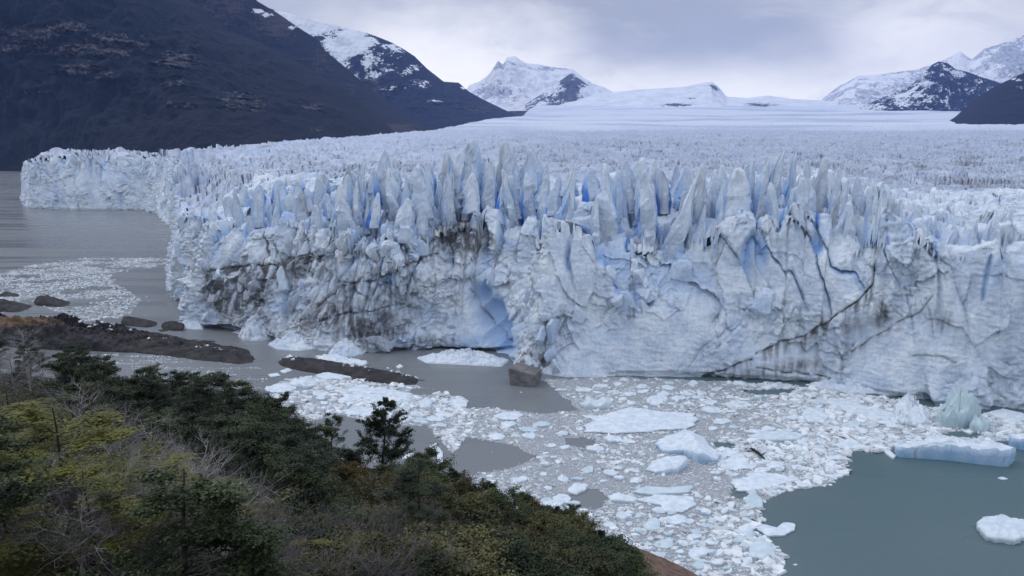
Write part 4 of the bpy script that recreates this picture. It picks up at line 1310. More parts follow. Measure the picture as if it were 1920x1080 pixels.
add_floe([(1093, 782), (1130, 783), (1165, 770), (1190, 766), (1235, 774), (1300, 778), (1306, 788), (1300, 800), (1285, 806), (1240, 808), (1215, 812), (1150, 814), (1100, 811), (1096, 800), (1115, 792)], 0.8,
         'largest flat white floe, lying right of the dark open water', rough=0.15)
add_floe([(1228, 838), (1245, 824), (1285, 822), (1320, 826), (1330, 842), (1350, 856), (1345, 868), (1310, 870), (1280, 852), (1245, 852)], 1.5,
         'white floe with a blue underside rising behind a smaller slab', blue_side=0.7, top=lambda x, y, r: 1.6 * np.exp(-((x - r * .1) / (r * .35)) ** 2))
add_floe([(1212, 884), (1222, 872), (1245, 868), (1285, 869), (1288, 876), (1270, 888), (1235, 890)], 2.0,
         'tilted white slab just in front of the floe with a blue underside', blue_side=0.35, tilt=(0.12, 0.05))
add_floe([(1675, 852), (1740, 850), (1800, 852), (1860, 858), (1898, 862), (1898, 868), (1884, 876), (1830, 870), (1780, 864), (1730, 860), (1690, 858)], 4.3,
         'long pale blue iceberg facing the open green blue water', 'iceberg', blue_side=0.95, rough=0.16, brow=0.05, top=lambda x, y, r: -1.5 * smooth(.3 * r, 1.5 * r, -x) - 0.8 * smooth(.9 * r, 1.6 * r, x))
add_floe([(1890, 834), (1915, 832), (1960, 832), (1970, 840), (1930, 845), (1895, 841)], 3.0, 'blue iceberg cut by the right edge of the view', 'iceberg', blue_side=0.95, brow=0.05)
add_floe([(1756, 790), (1775, 778), (1820, 776), (1838, 786), (1830, 800), (1790, 804), (1762, 802)], 5.0,
         'tall glassy grey blue iceberg by the cliff at the right', 'iceberg', aqua=0.55, top=lambda x, y, r: 3.4 * np.exp(-((x - r * .2) / (r * .5)) ** 2) - 2.2 * np.exp(-((x + r * .35) / (r * .16)) ** 2) + 2.4 * ridged(x * .3, y * .15, x * 0, 3, 8) - 1.2, rough=0.4)
add_floe([(1815, 800), (1826, 792), (1845, 796), (1856, 806), (1840, 813), (1820, 811)], 2.8, 'lumpy translucent ice block beside the tall glassy iceberg', 'iceberg', aqua=0.45, rough=0.6)
add_floe([(1678, 770), (1690, 752), (1712, 750), (1722, 768), (1742, 786), (1742, 798), (1700, 802), (1680, 792)], 1.6,
         'jagged white floe with spikes left of the glassy iceberg', top=lambda x, y, r: 3.0 * np.clip(fbm(x * .35, y * .35, x * 0, 2, 5) + .1, 0, 1), rough=0.18)
add_floe([(1545, 752), (1580, 748), (1615, 762), (1640, 766), (1690, 782), (1700, 795), (1650, 796), (1610, 778), (1570, 768)], 0.7, 'broad white floe field below the right part of the cliff', rough=0.3)
add_floe([(1502, 780), (1515, 768), (1540, 770), (1554, 785), (1545, 795), (1515, 795)], 1.1, 'rounded white floe with a greyish rim left of the broad floes')
add_floe([(1400, 822), (1430, 815), (1475, 812), (1510, 820), (1495, 828), (1440, 830)], 1.2, 'long low floe with a grey flank above the driftwood', aqua=0.2, blue_side=0.3)
add_floe([(1560, 835), (1600, 828), (1618, 836), (1610, 843), (1580, 843)], 0.6, 'white floe at the edge of the open green blue water')
add_floe([(1372, 905), (1400, 898), (1440, 890), (1470, 896), (1500, 902), (1470, 910), (1440, 918), (1410, 923), (1380, 922)], 0.8, 'white floe with a notch, at the lower right rim of the brash')
add_floe([(1830, 988), (1845, 978), (1880, 974), (1925, 985), (1930, 1010), (1900, 1022), (1850, 1014), (1838, 1002)], 1.5, 'rounded white floe alone in the open bay at lower right', aqua=0.15, rough=0.3)
add_floe([(1870, 897), (1880, 895), (1890, 899), (1880, 901)], 0.3, 'small white fragment alone above the rounded floe in the bay')
add_floe([(1417, 992), (1430, 986), (1440, 998), (1462, 996), (1470, 982), (1490, 984), (1488, 996), (1470, 1006), (1440, 1008)], 0.6, 'curved hook shaped white floe at the brash edge')
add_floe([(1405, 1030), (1425, 1008), (1450, 1030), (1455, 1042), (1430, 1052), (1404, 1048)], 0.9, 'pale triangular floe below the hook shaped one', aqua=0.25)
add_floe([(1395, 940), (1410, 922), (1430, 940), (1430, 954), (1405, 955)], 0.7, 'greenish floe at the bend of the brash edge', aqua=0.4)
add_floe([(1140, 934), (1158, 928), (1195, 938), (1190, 945), (1145, 942)], 0.9, 'blocky white floe at the edge of a dark hole of water')
add_floe([(1195, 940), (1230, 930), (1300, 934), (1305, 948), (1280, 962), (1245, 962), (1240, 950)], 0.6, 'wide pale floe joined to the blocky one, lower centre', rough=0.2)
add_floe([(1185, 925), (1210, 915), (1260, 918), (1300, 914), (1290, 926), (1220, 930)], 0.7, 'long greenish floe behind the wide pale one', aqua=0.3)
add_floe([(1062, 924), (1076, 910), (1098, 910), (1100, 920), (1080, 930)], 0.8, 'angular white floe beside the dark hole of water')
add_floe([(996, 960), (1020, 946), (1055, 936), (1060, 945), (1040, 958), (1010, 968)], 0.9, 'pale blue slab close behind the shrub covered slope', blue_side=0.5)
add_floe([(926, 782), (945, 774), (972, 774), (982, 780), (965, 789), (940, 788)], 0.6, 'oval white floe left of the largest flat floe')
add_floe([(1090, 762), (1100, 754), (1130, 756), (1148, 758), (1140, 767), (1100, 768)], 1.3, 'low floe with two white knobs below the cliff', top=lambda x, y, r: 1.2 * np.exp(-((np.abs(x) - r * .6) / (r * .25)) ** 2), aqua=0.1)
add_floe([(1405, 985), (1386, 990), (1380, 1000), (1398, 1008), (1412, 998)], 0.6, 'white floe touching the curved hook shaped floe')
add_floe([(1350, 868), (1372, 858), (1405, 862), (1402, 880), (1370, 884)], 0.6, 'white floe right of the blue based floe')
add_floe([(1206, 990), (1220, 972), (1238, 978), (1236, 996), (1215, 998)], 0.7, 'pale upright floe in the lower brash', aqua=0.25)
add_floe([(638, 738), (680, 728), (720, 730), (772, 740), (768, 752), (710, 756), (655, 752)], 0.6, 'large flat white floe behind the lone conifer shaped beech')
add_floe([(640, 772), (670, 764), (720, 768), (730, 778), (680, 782)], 0.6, 'white floe beside the top of the lone beech')
add_floe([(720, 776), (755, 776), (778, 786), (765, 792), (725, 790)], 0.5, 'white floe right of the top of the lone beech')
add_floe([(496, 732), (520, 722), (545, 724), (552, 734), (530, 740), (505, 738)], 1.0, 'pale floe at the left end of the small ice pack', blue_side=0.3)
add_floe([(542, 722), (565, 712), (590, 716), (596, 724), (570, 732)], 1.1, 'humped white floe in the small ice pack', top=lambda x, y, r: 1.0 * np.exp(-(x / (r * .4)) ** 2))
add_floe([(592, 706), (615, 698), (640, 704), (660, 710), (610, 714)], 0.9, 'white floe touching the near side of the rock islet')
add_floe([(784, 762), (798, 750), (812, 756), (806, 768), (790, 770)], 1.4, 'upright square white ice block right of the small pack')
add_floe([(840, 756), (862, 746), (876, 752), (874, 764), (848, 766)], 0.7, 'curved white floe beside the square ice block')
add_floe([(752, 856), (765, 850), (780, 858), (776, 868), (756, 866)], 1.0, 'white floe peeping out right of the lone beech')
add_floe([(806, 838), (818, 834), (830, 852), (830, 872), (820, 872), (822, 852), (808, 845)], 0.8, 'bent white floe above the shrubs on the crest')
add_floe([(502, 703), (520, 700), (526, 705), (508, 708)], 0.4, 'thin white floe left of the rock islet pack')
add_floe([(525, 697), (540, 691), (548, 696), (532, 701)], 0.5, 'second thin white floe just below the islet tip')
add_floe([(742, 689), (750, 684), (756, 689), (748, 692)], 0.6, 'single small white bit in water between cliff and islet')
add_floe([(592, 672), (625, 668), (655, 678), (690, 684), (680, 690), (640, 686), (600, 680)], 1.6, 'white ice stranded along the back of the rock islet', rough=0.4)
add_floe([(1680, 858), (1668, 848), (1656, 844), (1660, 852), (1674, 862)], 0.8, 'small white knob at the left tip of the blue iceberg')
add_floe([(1840, 778), (1880, 768), (1915, 776), (1940, 788), (1900, 792)], 0.6, 'flat white floe right of the tall glassy iceberg')


def heap(outline, h, seed, label, dirty=0.0):
    o = np.array(outline, float)
    G = ground(o[:, 0], o[:, 1])[:, :2]
    c = G.mean(0)
    L = np.concatenate([G, G[:1]])
    sg = np.hypot(*np.diff(L, axis=0).T)
    cu_ = np.concatenate([[0], np.cumsum(sg)])
    n = 130
    q = np.linspace(0, cu_[-1], n, endpoint=False)
    R = np.stack([np.interp(q, cu_, L[:, 0]), np.interp(q, cu_, L[:, 1])], -1) - c
    fr_ = np.linspace(0.02, 1.06, 46)
    rings = []
    for f in fr_:
        p = R * f
        x, y = p[:, 0], p[:, 1]
        z = h * (1 - np.clip(f, 0, 1) ** 1.5) + 0.25
        env = np.clip(1.25 - f, 0, 1)
        i_, a, b2, bd, rr = voronoi((x + c[0]) / 1.3, (y + c[1]) / 1.3, seed)
        z = z + env * (1.5 * (rr[0] - 0.4) + 1.6 * ((rr[1] - .5) * a + (rr[2] - .5) * b2) + 1.6 * fbm(x * .35, y * .35, x * 0, 5, seed)) * min(1, h / 3.5)
        z = np.where(f > 1.0, -0.5, z)
        rings.append(np.column_stack([x, y, z]))
    P = np.stack(rings)
    k_ = len(rings)
    i = np.arange(k_ * n).reshape(k_, n)
    Q = np.stack([i[:-1], i[1:], np.roll(i[1:], -1, 1), np.roll(i[:-1], -1, 1)], -1).reshape(-1, 4)
    sgn = np.sum(R[:, 0] * np.roll(R[:, 1], -1) - R[:, 1] * np.roll(R[:, 0], -1))
    if sgn < 0:
        Q = Q[:, ::-1]
    dn = np.clip(dirty * (0.6 + fbm(P[..., 0] * .5, P[..., 1] * .5, P[..., 2] * .5, 3, seed) * 2), 0, 1)
    me = new_mesh('ice_heap', P.reshape(-1, 3), Q, M_ICE, True, {'dirt': dn, 'blue': np.zeros(dn.shape)})
    return tag(link('ice_heap', me, None, (c[0], c[1], 0)), label, 'ice heap', 'heaps of fallen ice at the cliff foot')


heap([(1010, 700), (1040, 688), (1090, 680), (1140, 688), (1172, 700), (1120, 708), (1060, 707)], 7.5, 3, 'big white cone of fallen ice right of the boulder')
heap([(502, 646), (540, 638), (585, 642), (606, 652), (560, 658), (520, 656)], 4.2, 5, 'low white heap of fallen ice at the foot of the stained cliff')
heap([(616, 662), (640, 652), (672, 654), (682, 664), (650, 671), (622, 670)], 4.4, 7, 'rough round white ice lump between islet and cliff')
heap([(782, 672), (840, 662), (900, 664), (955, 676), (940, 688), (860, 684), (800, 681)], 3.2, 9, 'long white heap of ice rubble below the blue cave')
heap([(446, 630), (470, 620), (505, 622), (520, 632), (490, 640), (456, 638)], 8.0, 13, 'pitted grey white ice block beneath the dirt streaked corner', 0.30)
heap([(330, 612), (345, 596), (375, 594), (392, 606), (380, 618), (345, 617)], 5.5, 15, 'knobbly white ice at the left foot of the cliff', 0.15)
heap([(955, 694), (985, 684), (1012, 690), (1025, 700), (1000, 706), (965, 702)], 7.0, 17, 'dirty broken ice stack directly behind the boulder', 0.45)
heap([(1510, 722), (1560, 712), (1620, 722), (1660, 738), (1600, 738), (1550, 730)], 2.4, 19, 'low pale ice rubble along the dark line under the cliff')

# --- brash: regions traced on the water
BR_MAIN = [(1015, 712), (1160, 706), (1500, 722), (1650, 745), (1755, 765), (1920, 790), (2000, 800), (2000, 822), (1920, 826), (1700, 838), (1640, 848), (1600, 846), (1588, 862), (1590, 885), (1560, 908), (1480, 920), (1425, 946), (1432, 975), (1405, 992), (1440, 1012),
           (1475, 1045), (1450, 1090), (1300, 1110), (1150, 1050), (1000, 980), (890, 912), (880, 892), (950, 878), (1002, 858), (960, 836), (880, 822), (836, 790), (866, 764), (930, 766), (1010, 774), (1085, 770), (1050, 740)]
BR_PACK = [(500, 727), (540, 712), (600, 702), (700, 708), (790, 722), (870, 746), (890, 800), (850, 850), (800, 800), (740, 800), (690, 792), (640, 778), (580, 790), (520, 760)]
HOLES = [ell(1105, 935, 38, 18, 10, 3), ell(1085, 830, 30, 8, 10, 4), ell(1440, 735, 50, 6, 10, 5), ell(1360, 835, 16, 6, 8, 6), ell(1390, 925, 16, 12, 8, 7), ell(1800, 815, 40, 5, 8, 8), ell(800, 735, 30, 6, 8, 9)]


def warp_px(x, y, G, amp=10):
    return x + amp * fbm(G[:, 0] * 0.12, G[:, 1] * 0.12, G[:, 0] * 0, 4, 60), y + amp * 0.45 * fbm(G[:, 0] * 0.12, G[:, 1] * 0.12, G[:, 0] * 0 + 5, 4, 61)


def in_brash(x, y, G):
    a, b2 = warp_px(x, y, G)
    m = inside(BR_MAIN, a, b2) | inside(BR_PACK, a, b2)
    for hpoly in HOLES:
        m &= ~inside(hpoly, a, b2)
    return m


# slush sheet
gx = np.arange(-130, 230, 0.8)
gy = np.arange(110, 300, 0.8)
SX, SY = np.meshgrid(gx, gy)
SG = np.stack([SX.ravel(), SY.ravel(), np.zeros(SX.size)], -1)
sqx, sqy = project(SG)
mk = in_brash(sqx, sqy, SG)
SG[:, 2] = 0.03 + 0.05 * np.abs(fbm(SG[:, 0] * 0.5, SG[:, 1] * 0.5, SG[:, 0] * 0, 3, 8))
Fs = grid_faces(len(gy), len(gx))
Fs = Fs[mk[Fs].all(1)]
us, iv = np.unique(Fs.reshape(-1), return_inverse=True)
sl_ = link('slush', new_mesh('slush', SG[us], iv.reshape(-1, 4), M_SLUSH))
tag(sl_, 'grey slush of fine brash ice on the water', kind='stuff')

# chunk prototypes: low angular pieces
PROTO = []
for i in range(10):
    rr = np.random.default_rng(100 + i)
    n = int(rr.integers(5, 8))
    a = np.sort(rr.random(n) * 2 * np.pi * 0.25 + np.arange(n) * 2 * np.pi / n)
    rad = 0.75 + 0.5 * rr.random(n)
    lo = np.column_stack([np.cos(a) * rad, np.sin(a) * rad, np.full(n, -0.3)])
    hi = np.column_stack([np.cos(a) * rad * 0.88, np.sin(a) * rad * 0.88, 0.5 + 0.5 * rr.random(n)])
    top = np.array([[0.15 * rr.random(), 0.15 * rr.random(), 0.8 + 0.5 * rr.random()]])
    Vp = np.vstack([lo, hi, top])
    Fp = [(k_, (k_ + 1) % n, n + (k_ + 1) % n) for k_ in range(n)] + [(k_, n + (k_ + 1) % n, n + k_) for k_ in range(n)] + [(n + k_, n + (k_ + 1) % n, 2 * n) for k_ in range(n)]
    PROTO.append((Vp, np.array(Fp)))


def scatter(points, sizes, heights, tones, name, label):
    Vs, Fs_, Ts, off = [], [], [], 0
    which = RNG.integers(0, len(PROTO), len(points))
    rot = RNG.random(len(points)) * 2 * np.pi
    asp = 0.65 + 0.7 * RNG.random(len(points))
    for k_ in range(len(PROTO)):
        m = which == k_
        Vp, Fp = PROTO[k_]
        n = m.sum()
        if not n:
            continue
        c_, s_ = np.cos(rot[m])[:, None], np.sin(rot[m])[:, None]
        x = Vp[None, :, 0] * sizes[m][:, None]
        y = Vp[None, :, 1] * (sizes[m] * asp[m])[:, None]
        z = Vp[None, :, 2] * heights[m][:, None] + points[m][:, 2:3]
        z = z + 0.22 * x * RNG.normal(size=n)[:, None] + 0.22 * y * RNG.normal(size=n)[:, None]
        W = np.stack([points[m][:, 0:1] + x * c_ - y * s_, points[m][:, 1:2] + x * s_ + y * c_, z], -1)
        Vs.append(W.reshape(-1, 3))
        Fs_.append((Fp[None] + (np.arange(n) * len(Vp))[:, None, None] + off).reshape(-1, 3))
        Ts.append(np.repeat(tones[m], len(Vp)))
        off += n * len(Vp)
    o = link(name, new_mesh(name, np.concatenate(Vs), np.concatenate(Fs_), M_BRASH, False, {'tone': np.concatenate(Ts)}))
    return tag(o, label, kind='stuff')


N = 230000
pp = np.column_stack([RNG.uniform(-120, 225, N), RNG.uniform(115, 285, N), np.zeros(N)])
qx_, qy_ = project(pp)
dens = 0.35 + 1.5 * smooth(-0.25, 0.35, fbm(pp[:, 0] * 0.05, pp[:, 1] * 0.05, pp[:, 0] * 0, 3, 70)) + 0.6 * smooth(1350, 1550, qx_)
ok = in_brash(qx_, qy_, pp) & (RNG.random(N) < dens * 0.5) & (qx_ < 1960)
pp, qx_, qy_ = pp[ok], qx_[ok], qy_[ok]
coarse = smooth(1250, 1500, qx_) * 0.7 + smooth(900, 1040, qy_) * 0.4 + inside(BR_PACK, qx_, qy_) * 0.7
sz = (0.12 + 0.22 * RNG.random(len(pp)) ** 2 + 0.9 * RNG.random(len(pp)) ** 9) * (0.85 + 0.8 * coarse)
scatter(pp, sz, sz * 0.35 + 0.06, np.clip(RNG.random(len(pp)) ** 1.3 * 0.78 + 0.12 * coarse + 0.25 * (sz > 0.6), 0, 1), 'brash_ice', 'countless small ice chunks packed on the water')
# stray bits in the open water around the pack and along the rocks
N2 = 5000
p2 = np.column_stack([RNG.uniform(-330, 230, N2), RNG.uniform(120, 420, N2), np.zeros(N2)])
qx2, qy2 = project(p2)
hollow = smooth(0.0, 0.4, fbm(p2[:, 0] * 0.03, p2[:, 1] * 0.03, p2[:, 0] * 0, 4, 72))
ok = (~in_brash(qx2, qy2, p2)) & (RNG.random(N2) < hollow * 0.8) & (qx2 > -20) & (qx2 < 1500) & (p2[:, 1] < np.interp(qx2, [-100, 320, 330, 660, 1060, 1930], [420, 420, 330, 290, 258, 222]))
ok &= ~((qx2 < 480) & (qy2 > 585))
p2 = p2[ok]
sz = 0.15 + 0.5 * RNG.random(len(p2)) ** 3
scatter(p2, sz, sz * 0.4, 0.5 + 0.5 * RNG.random(len(p2)), 'stray_ice', 'scattered bits of ice drifting in open water')

# foam streaks left of the cliff: thin drifting rafts of fine ice
FOAM = [(-40, 525), (60, 497), (150, 486), (240, 475), (324, 461), (324, 494), (250, 505), (205, 514), (215, 530), (265, 560), (240, 594), (160, 602), (60, 568), (-40, 600)]
N3 = 130000
p3 = np.column_stack([RNG.uniform(-330, -90, N3), RNG.uniform(320, 560, N3), np.zeros(N3)])
qx3, qy3 = project(p3)
a3, b3 = warp_px(qx3, qy3, p3, 14)
str3 = fbm(p3[:, 0] * 0.035, p3[:, 1] * 0.05, p3[:, 0] * 0, 4, 74)
ok = inside(FOAM, a3, b3) & (RNG.random(N3) < smooth(-0.34, 0.22, str3))
p3 = p3[ok]
sz = 0.22 + 0.75 * RNG.random(len(p3)) ** 4
scatter(p3, sz, 0.05 + sz * 0.12, 0.05 + 0.6 * RNG.random(len(p3)) ** 1.3, 'foam_ice', 'streaks of foamy fine ice left of the cliff')
# pale chunks imitate ripples reflecting the sky in the channel behind the trees
N4 = 60000
p4 = np.column_stack([RNG.uniform(-230, -60, N4), RNG.uniform(205, 300, N4), np.zeros(N4)])
qx4, qy4 = project(p4)
str4 = fbm((p4[:, 0] + p4[:, 1] * 0.5) * 0.05, p4[:, 1] * 0.30, p4[:, 0] * 0, 4, 75)
ok = inside([(150, 662), (300, 664), (470, 680), (505, 700), (500, 740), (380, 730), (200, 700)], qx4, qy4) & (RNG.random(N4) < smooth(-0.05, 0.35, str4))
p4 = p4[ok]
sz = 0.10 + 0.30 * RNG.random(len(p4)) ** 4
scatter(p4, sz, 0.02 + sz * 0.08, 0.3 + 0.7 * RNG.random(len(p4)), 'channel_glints', 'pale chunks imitating sky reflections on ripples in the channel behind the trees')
# ice crumbs stranded on the headland and islet
rt = np.random.default_rng(31)
hp_, ip_ = ROCK_TOPS[0], ROCK_TOPS[1]
hq, _ = project(hp_)
wgt = 0.25 + 1.5 * np.exp(-((hq - 150) / 60) ** 2) + 0.9 * np.exp(-((hq - 440) / 30) ** 2)
wgt = wgt * smooth(0.0, 0.35, fbm(hp_[:, 0] * 0.09, hp_[:, 1] * 0.09, hp_[:, 2] * 0, 3, 8)) + 1e-9
hs = hp_[rt.choice(len(hp_), 150, p=wgt / wgt.sum())]
wi = smooth(0.0, 0.3, fbm(ip_[:, 0] * 0.12, ip_[:, 1] * 0.12, ip_[:, 2] * 0, 3, 9)) + 1e-9
is_ = ip_[rt.choice(len(ip_), 80, p=wi / wi.sum())]
p5 = np.concatenate([hs, is_])
sz = 0.12 + 1.0 * rt.random(len(p5)) ** 5
scatter(p5, sz, sz * 0.6, 0.8 + 0.2 * rt.random(len(p5)), 'stranded_ice', 'white ice crumbs stranded on the dark rocks')
# floes of medium size: individuals, grouped by where they float
ZONES = [('small pale ice floe in the fine brash right of the boulder', 'small floes right of the boulder', [(1030, 715), (1300, 712), (1300, 765), (1090, 765)], 24),
         ('small white floe in the dense pack under the right end of the cliff', 'small floes under the right cliff', [(1300, 712), (1500, 724), (1760, 768), (1900, 792), (1900, 826), (1600, 842), (1300, 800)], 70),
         ('small white floe in the brash between the largest floe and the crest shrubs', 'small floes in the middle brash', [(890, 800), (1090, 790), (1200, 825), (1210, 900), (1060, 960), (950, 930), (1000, 860)], 34),
         ('small white floe between the driftwood and the open bay', 'small floes by the driftwood', [(1330, 830), (1600, 845), (1570, 900), (1440, 930), (1340, 900)], 44),
         ('small white floe in the lower brash above the brown rock slope', 'small floes above the brown slope', [(1100, 960), (1400, 950), (1430, 1010), (1450, 1075), (1300, 1075), (1180, 1020)], 46),
         ('small white floe in the ice pack between islet and lone beech', 'small floes by the rock islet', [(510, 728), (620, 706), (780, 722), (870, 760), (850, 820), (700, 785), (560, 775)], 40)]
MARKS_AT = [(1200, 790, 'the largest flat floe'), (1290, 845, 'the blue bottomed floe'), (1250, 878, 'the tilted slab'), (1790, 850, 'the long blue iceberg'), (1795, 775, 'the tall glassy iceberg'),
            (1710, 775, 'the spiky floe'), (1620, 770, 'the broad floe field'), (1525, 782, 'the grey rimmed floe'), (1450, 820, 'the long low floe'), (1590, 836, 'the floe at the bay rim'),
            (1430, 905, 'the notched floe'), (1455, 995, 'the hook shaped floe'), (1245, 945, 'the wide pale floe'), (1165, 937, 'the blocky floe'), (1080, 920, 'the angular floe'), (955, 780, 'the oval floe'),
            (1118, 762, 'the two knobbed floe'), (986, 708, 'the boulder'), (705, 740, 'the broad pack floe'), (570, 722, 'the humped floe'), (798, 760, 'the square ice block'),
            (660, 695, 'the rock islet'), (1090, 695, 'the big ice cone'), (1423, 855, 'the driftwood'), (716, 800, 'the lone beech'), (1220, 985, 'the pale upright floe'), (1420, 1030, 'the triangular floe'), (1200, 1030, 'the bare brown rock')]


def floe_label(x, y, rx, ry, aq):
    d_, mx, my, nm = min((math.hypot(x - a, 2.2 * (y - b)), a, b, c) for a, b, c in MARKS_AT)
    ang_ = math.degrees(math.atan2(-(y - my) * 2.2, x - mx)) % 360
    dr = ['right of', 'behind right of', 'behind', 'behind left of', 'left of', 'front left of', 'in front of', 'front right of'][int((ang_ + 22.5) // 45) % 8]
    sz_ = 'tiny' if rx < 7.5 else 'small' if rx < 9.5 else 'mid sized'
    sh_ = 'slim' if ry / rx < 0.30 else 'rounded' if ry / rx > 0.42 else 'angular'
    return '%s %s %s floe %s%s %s' % (sz_, sh_, 'greenish' if aq else 'white', '' if d_ < 45 else 'well ' if d_ > 90 else 'a little ', dr, nm)


zi = 0
for label, grp, poly, cnt_ in ZONES:
    rr = np.random.default_rng(500 + zi)
    zi += 1
    got, guard = 0, 0
    px_, py_ = np.array([p[0] for p in poly]), np.array([p[1] for p in poly])
    while got < cnt_ and guard < 4000:
        guard += 1
        x = rr.uniform(px_.min(), px_.max())
        y = rr.uniform(py_.min(), py_.max())
        if not inside(poly, np.array([x]), np.array([y]))[0]:
            continue
        if not in_brash(np.array([x]), np.array([y]), ground(np.array([x]), np.array([y])))[0]:
            continue
        if any(abs(x - fx) < 22 and abs(y - fy) < 8 for fx, fy in FL):
            continue
        rx = rr.uniform(6, 10) + 12 * rr.random() ** 3
        ry = rx * rr.uniform(0.22, 0.36) * (1 + (y - 700) / 700)
        aq_ = rr.random() < 0.25
        label = floe_label(x, y, rx, ry, aq_)
        grp = 'small floes drifting near ' + label.split(' of the ')[-1].split('behind the ')[-1]
        o = floe('ice_floe', ell(x, y, rx, ry, int(rr.integers(6, 11)), int(rr.integers(1e6))), rr.uniform(0.25, 0.8), int(rr.integers(1e5)),
                 aqua=0.35 * aq_, rough=0.55, nr=4, tilt=(rr.normal(0, 0.07), rr.normal(0, 0.07)), blue_side=0.25 * rr.random())
        tag(o, label, 'ice floe', grp)
        FL.append((x, y))
        got += 1

# driftwood in the brash


def tube(pts, radii, sides=5):
    pts = np.asarray(pts, float)
    n = len(pts)
    V, Fc = [], []
    d = np.gradient(pts, axis=0)
    d /= np.linalg.norm(d, axis=1, keepdims=True) + 1e-9
    ref = np.array([0.31, 0.11, 0.94]) if abs(d[0, 2]) < 0.9 else np.array([1.0, 0.1, 0])
    u = np.cross(d, ref)
    u /= np.linalg.norm(u, axis=1, keepdims=True) + 1e-9
    v = np.cross(d, u)
    a = np.arange(sides) * 2 * np.pi / sides
    P = pts[:, None, :] + (np.cos(a)[None, :, None] * u[:, None, :] + np.sin(a)[None, :, None] * v[:, None, :]) * np.asarray(radii)[:, None, None]
    i = np.arange(n * sides).reshape(n, sides)
    Q = np.stack([i[:-1], np.roll(i[:-1], -1, 1), np.roll(i[1:], -1, 1), i[1:]], -1).reshape(-1, 4)
    return P.reshape(-1, 3), Q


class Bag:
    def __init__(self):
        self.V, self.F, self.n = [], [], 0

    def add(self, V, Fq):
        self.V.append(V)
        self.F.append(np.asarray(Fq) + self.n)
        self.n += len(V)

    def mesh(self, name, mat, sm=True, attrs=None):
        return new_mesh(name, np.concatenate(self.V), np.concatenate(self.F), mat, sm)


bag = Bag()
g0, g1 = ground(1408, 846), ground(1436, 866)
c0 = (g0 + g1) / 2
for pts, r_ in (([g0 - c0 + [0, 0, .8], [0, 0, .9], g1 - c0 + [0, 0, .4]], (.28, .36, .12)), ([[0.2, 0.3, .8], [-1.4, 1.0, 1.6], [-2.2, 1.2, 1.7]], (.22, .15, .05)), ([[-1, 1.5, .8], [-.2, 2.4, 1.3]], (.2, .06)), ([[.6, -.8, .7], [1.6, -.6, 1.2]], (.14, .05))):
    bag.add(*tube(pts, r_, 6))
tag(link('driftwood', bag.mesh('driftwood', M_BARK), None, tuple(c0)), 'dark broken branch lying on the brash ice', 'driftwood')

# ------------------------------------------------------------------ the near hillside
HILL = [(-500, 690, 160), (-200, 690, 158), (0, 700, 152), (160, 722, 140), (300, 764, 125), (450, 806, 110), (560, 852, 96), (640, 872, 88), (715, 882, 84), (790, 886, 81), (850, 902, 79), (900, 924, 77), (950, 948, 74),
        (1000, 970, 72), (1050, 988, 70), (1110, 1002, 68), (1160, 1012, 67), (1210, 1030, 66), (1260, 1055, 64), (1310, 1084, 62), (1400, 1135, 58), (1600, 1290, 50), (1900, 1600, 40), (2300, 2000, 30)]
ht = np.array(HILL, float)


def hill_profile(px, d):
    """ground height on azimuth column px at world y = d"""
    pc, dc = np.interp(px, ht[:, 0], ht[:, 1]), np.interp(px, ht[:, 0], ht[:, 2])
    zc = py_to_z(pc, dc)
    t = np.clip(d / dc, 0, None)
    z = 73.2 + (zc - 73.2) * np.clip(t, 0, 1) ** 0.72
    over = np.clip(d - dc, 0, None)
    sl_ = (EYE - zc) / dc
    return z - over * (sl_ + 0.02) - 0.012 * np.minimum(over, 20) ** 2 - 0.45 * np.clip(over - 20, 0, None)


hpx = np.linspace(-1100, 2200, 620)
hd_ = np.concatenate([np.linspace(3, 40, 50), np.linspace(40.6, 200, 200)])
HD, HX = np.meshgrid(hd_, hpx, indexing='ij')


def hill_xy(px, d):
    # the column's azimuth is fixed by its crest pixel
    pc, dc = np.interp(px, ht[:, 0], ht[:, 1]), np.interp(px, ht[:, 0], ht[:, 2])
    r_ = ray(px, pc)
    return d * r_[..., 0] / r_[..., 1]


HXw = hill_xy(HX, HD)
HZ = hill_profile(HX, HD) + 0.7 * fbm(HXw * 0.10, HD * 0.10, HD * 0, 5, 81) * smooth(5, 30, HD)
HZ = np.maximum(HZ, -3)
HP = np.stack([HXw, HD, HZ], -1)
hqx, hqy = project(HP)
bare = blobs([(1150, 1022, 50, 20, .95), (1200, 1040, 60, 26, .95), (1250, 1065, 60, 34, .95), (1320, 1100, 70, 50, .95), (970, 962, 24, 10, .55), (830, 908, 26, 8, .5), (830, 1075, 20, 12, .5), (935, 945, 22, 10, .4)])(hqx, hqy)
tag(link('hillside', new_mesh('hillside', HP, grid_faces(len(hd_), len(hpx)), M_HILL, True, {'bare': bare})), 'dark scrub covered slope below the viewpoint with a bare brown rock edge', kind='structure')

dsc = np.linspace(12, 165, 700)


def hill_point(px, py):
    """ground point of the hillside seen at picture point (px, py); None above the crest"""
    z = hill_profile(np.full(dsc.shape, px), dsc)
    x = hill_xy(np.full(dsc.shape, px), dsc)
    _, q = project(np.stack([x, dsc, z], -1))
    dc = np.interp(px, ht[:, 0], ht[:, 2])
    m = dsc <= dc + 3
    q, d_, z, x = q[m], dsc[m], z[m], x[m]
    i = int(np.argmin(np.abs(q - py)))
    return Vector((x[i], d_[i], z[i] + 0.7 * float(fbm(x[i] * 0.10, d_[i] * 0.10, 0.0, 5, 81)) - 0.1))


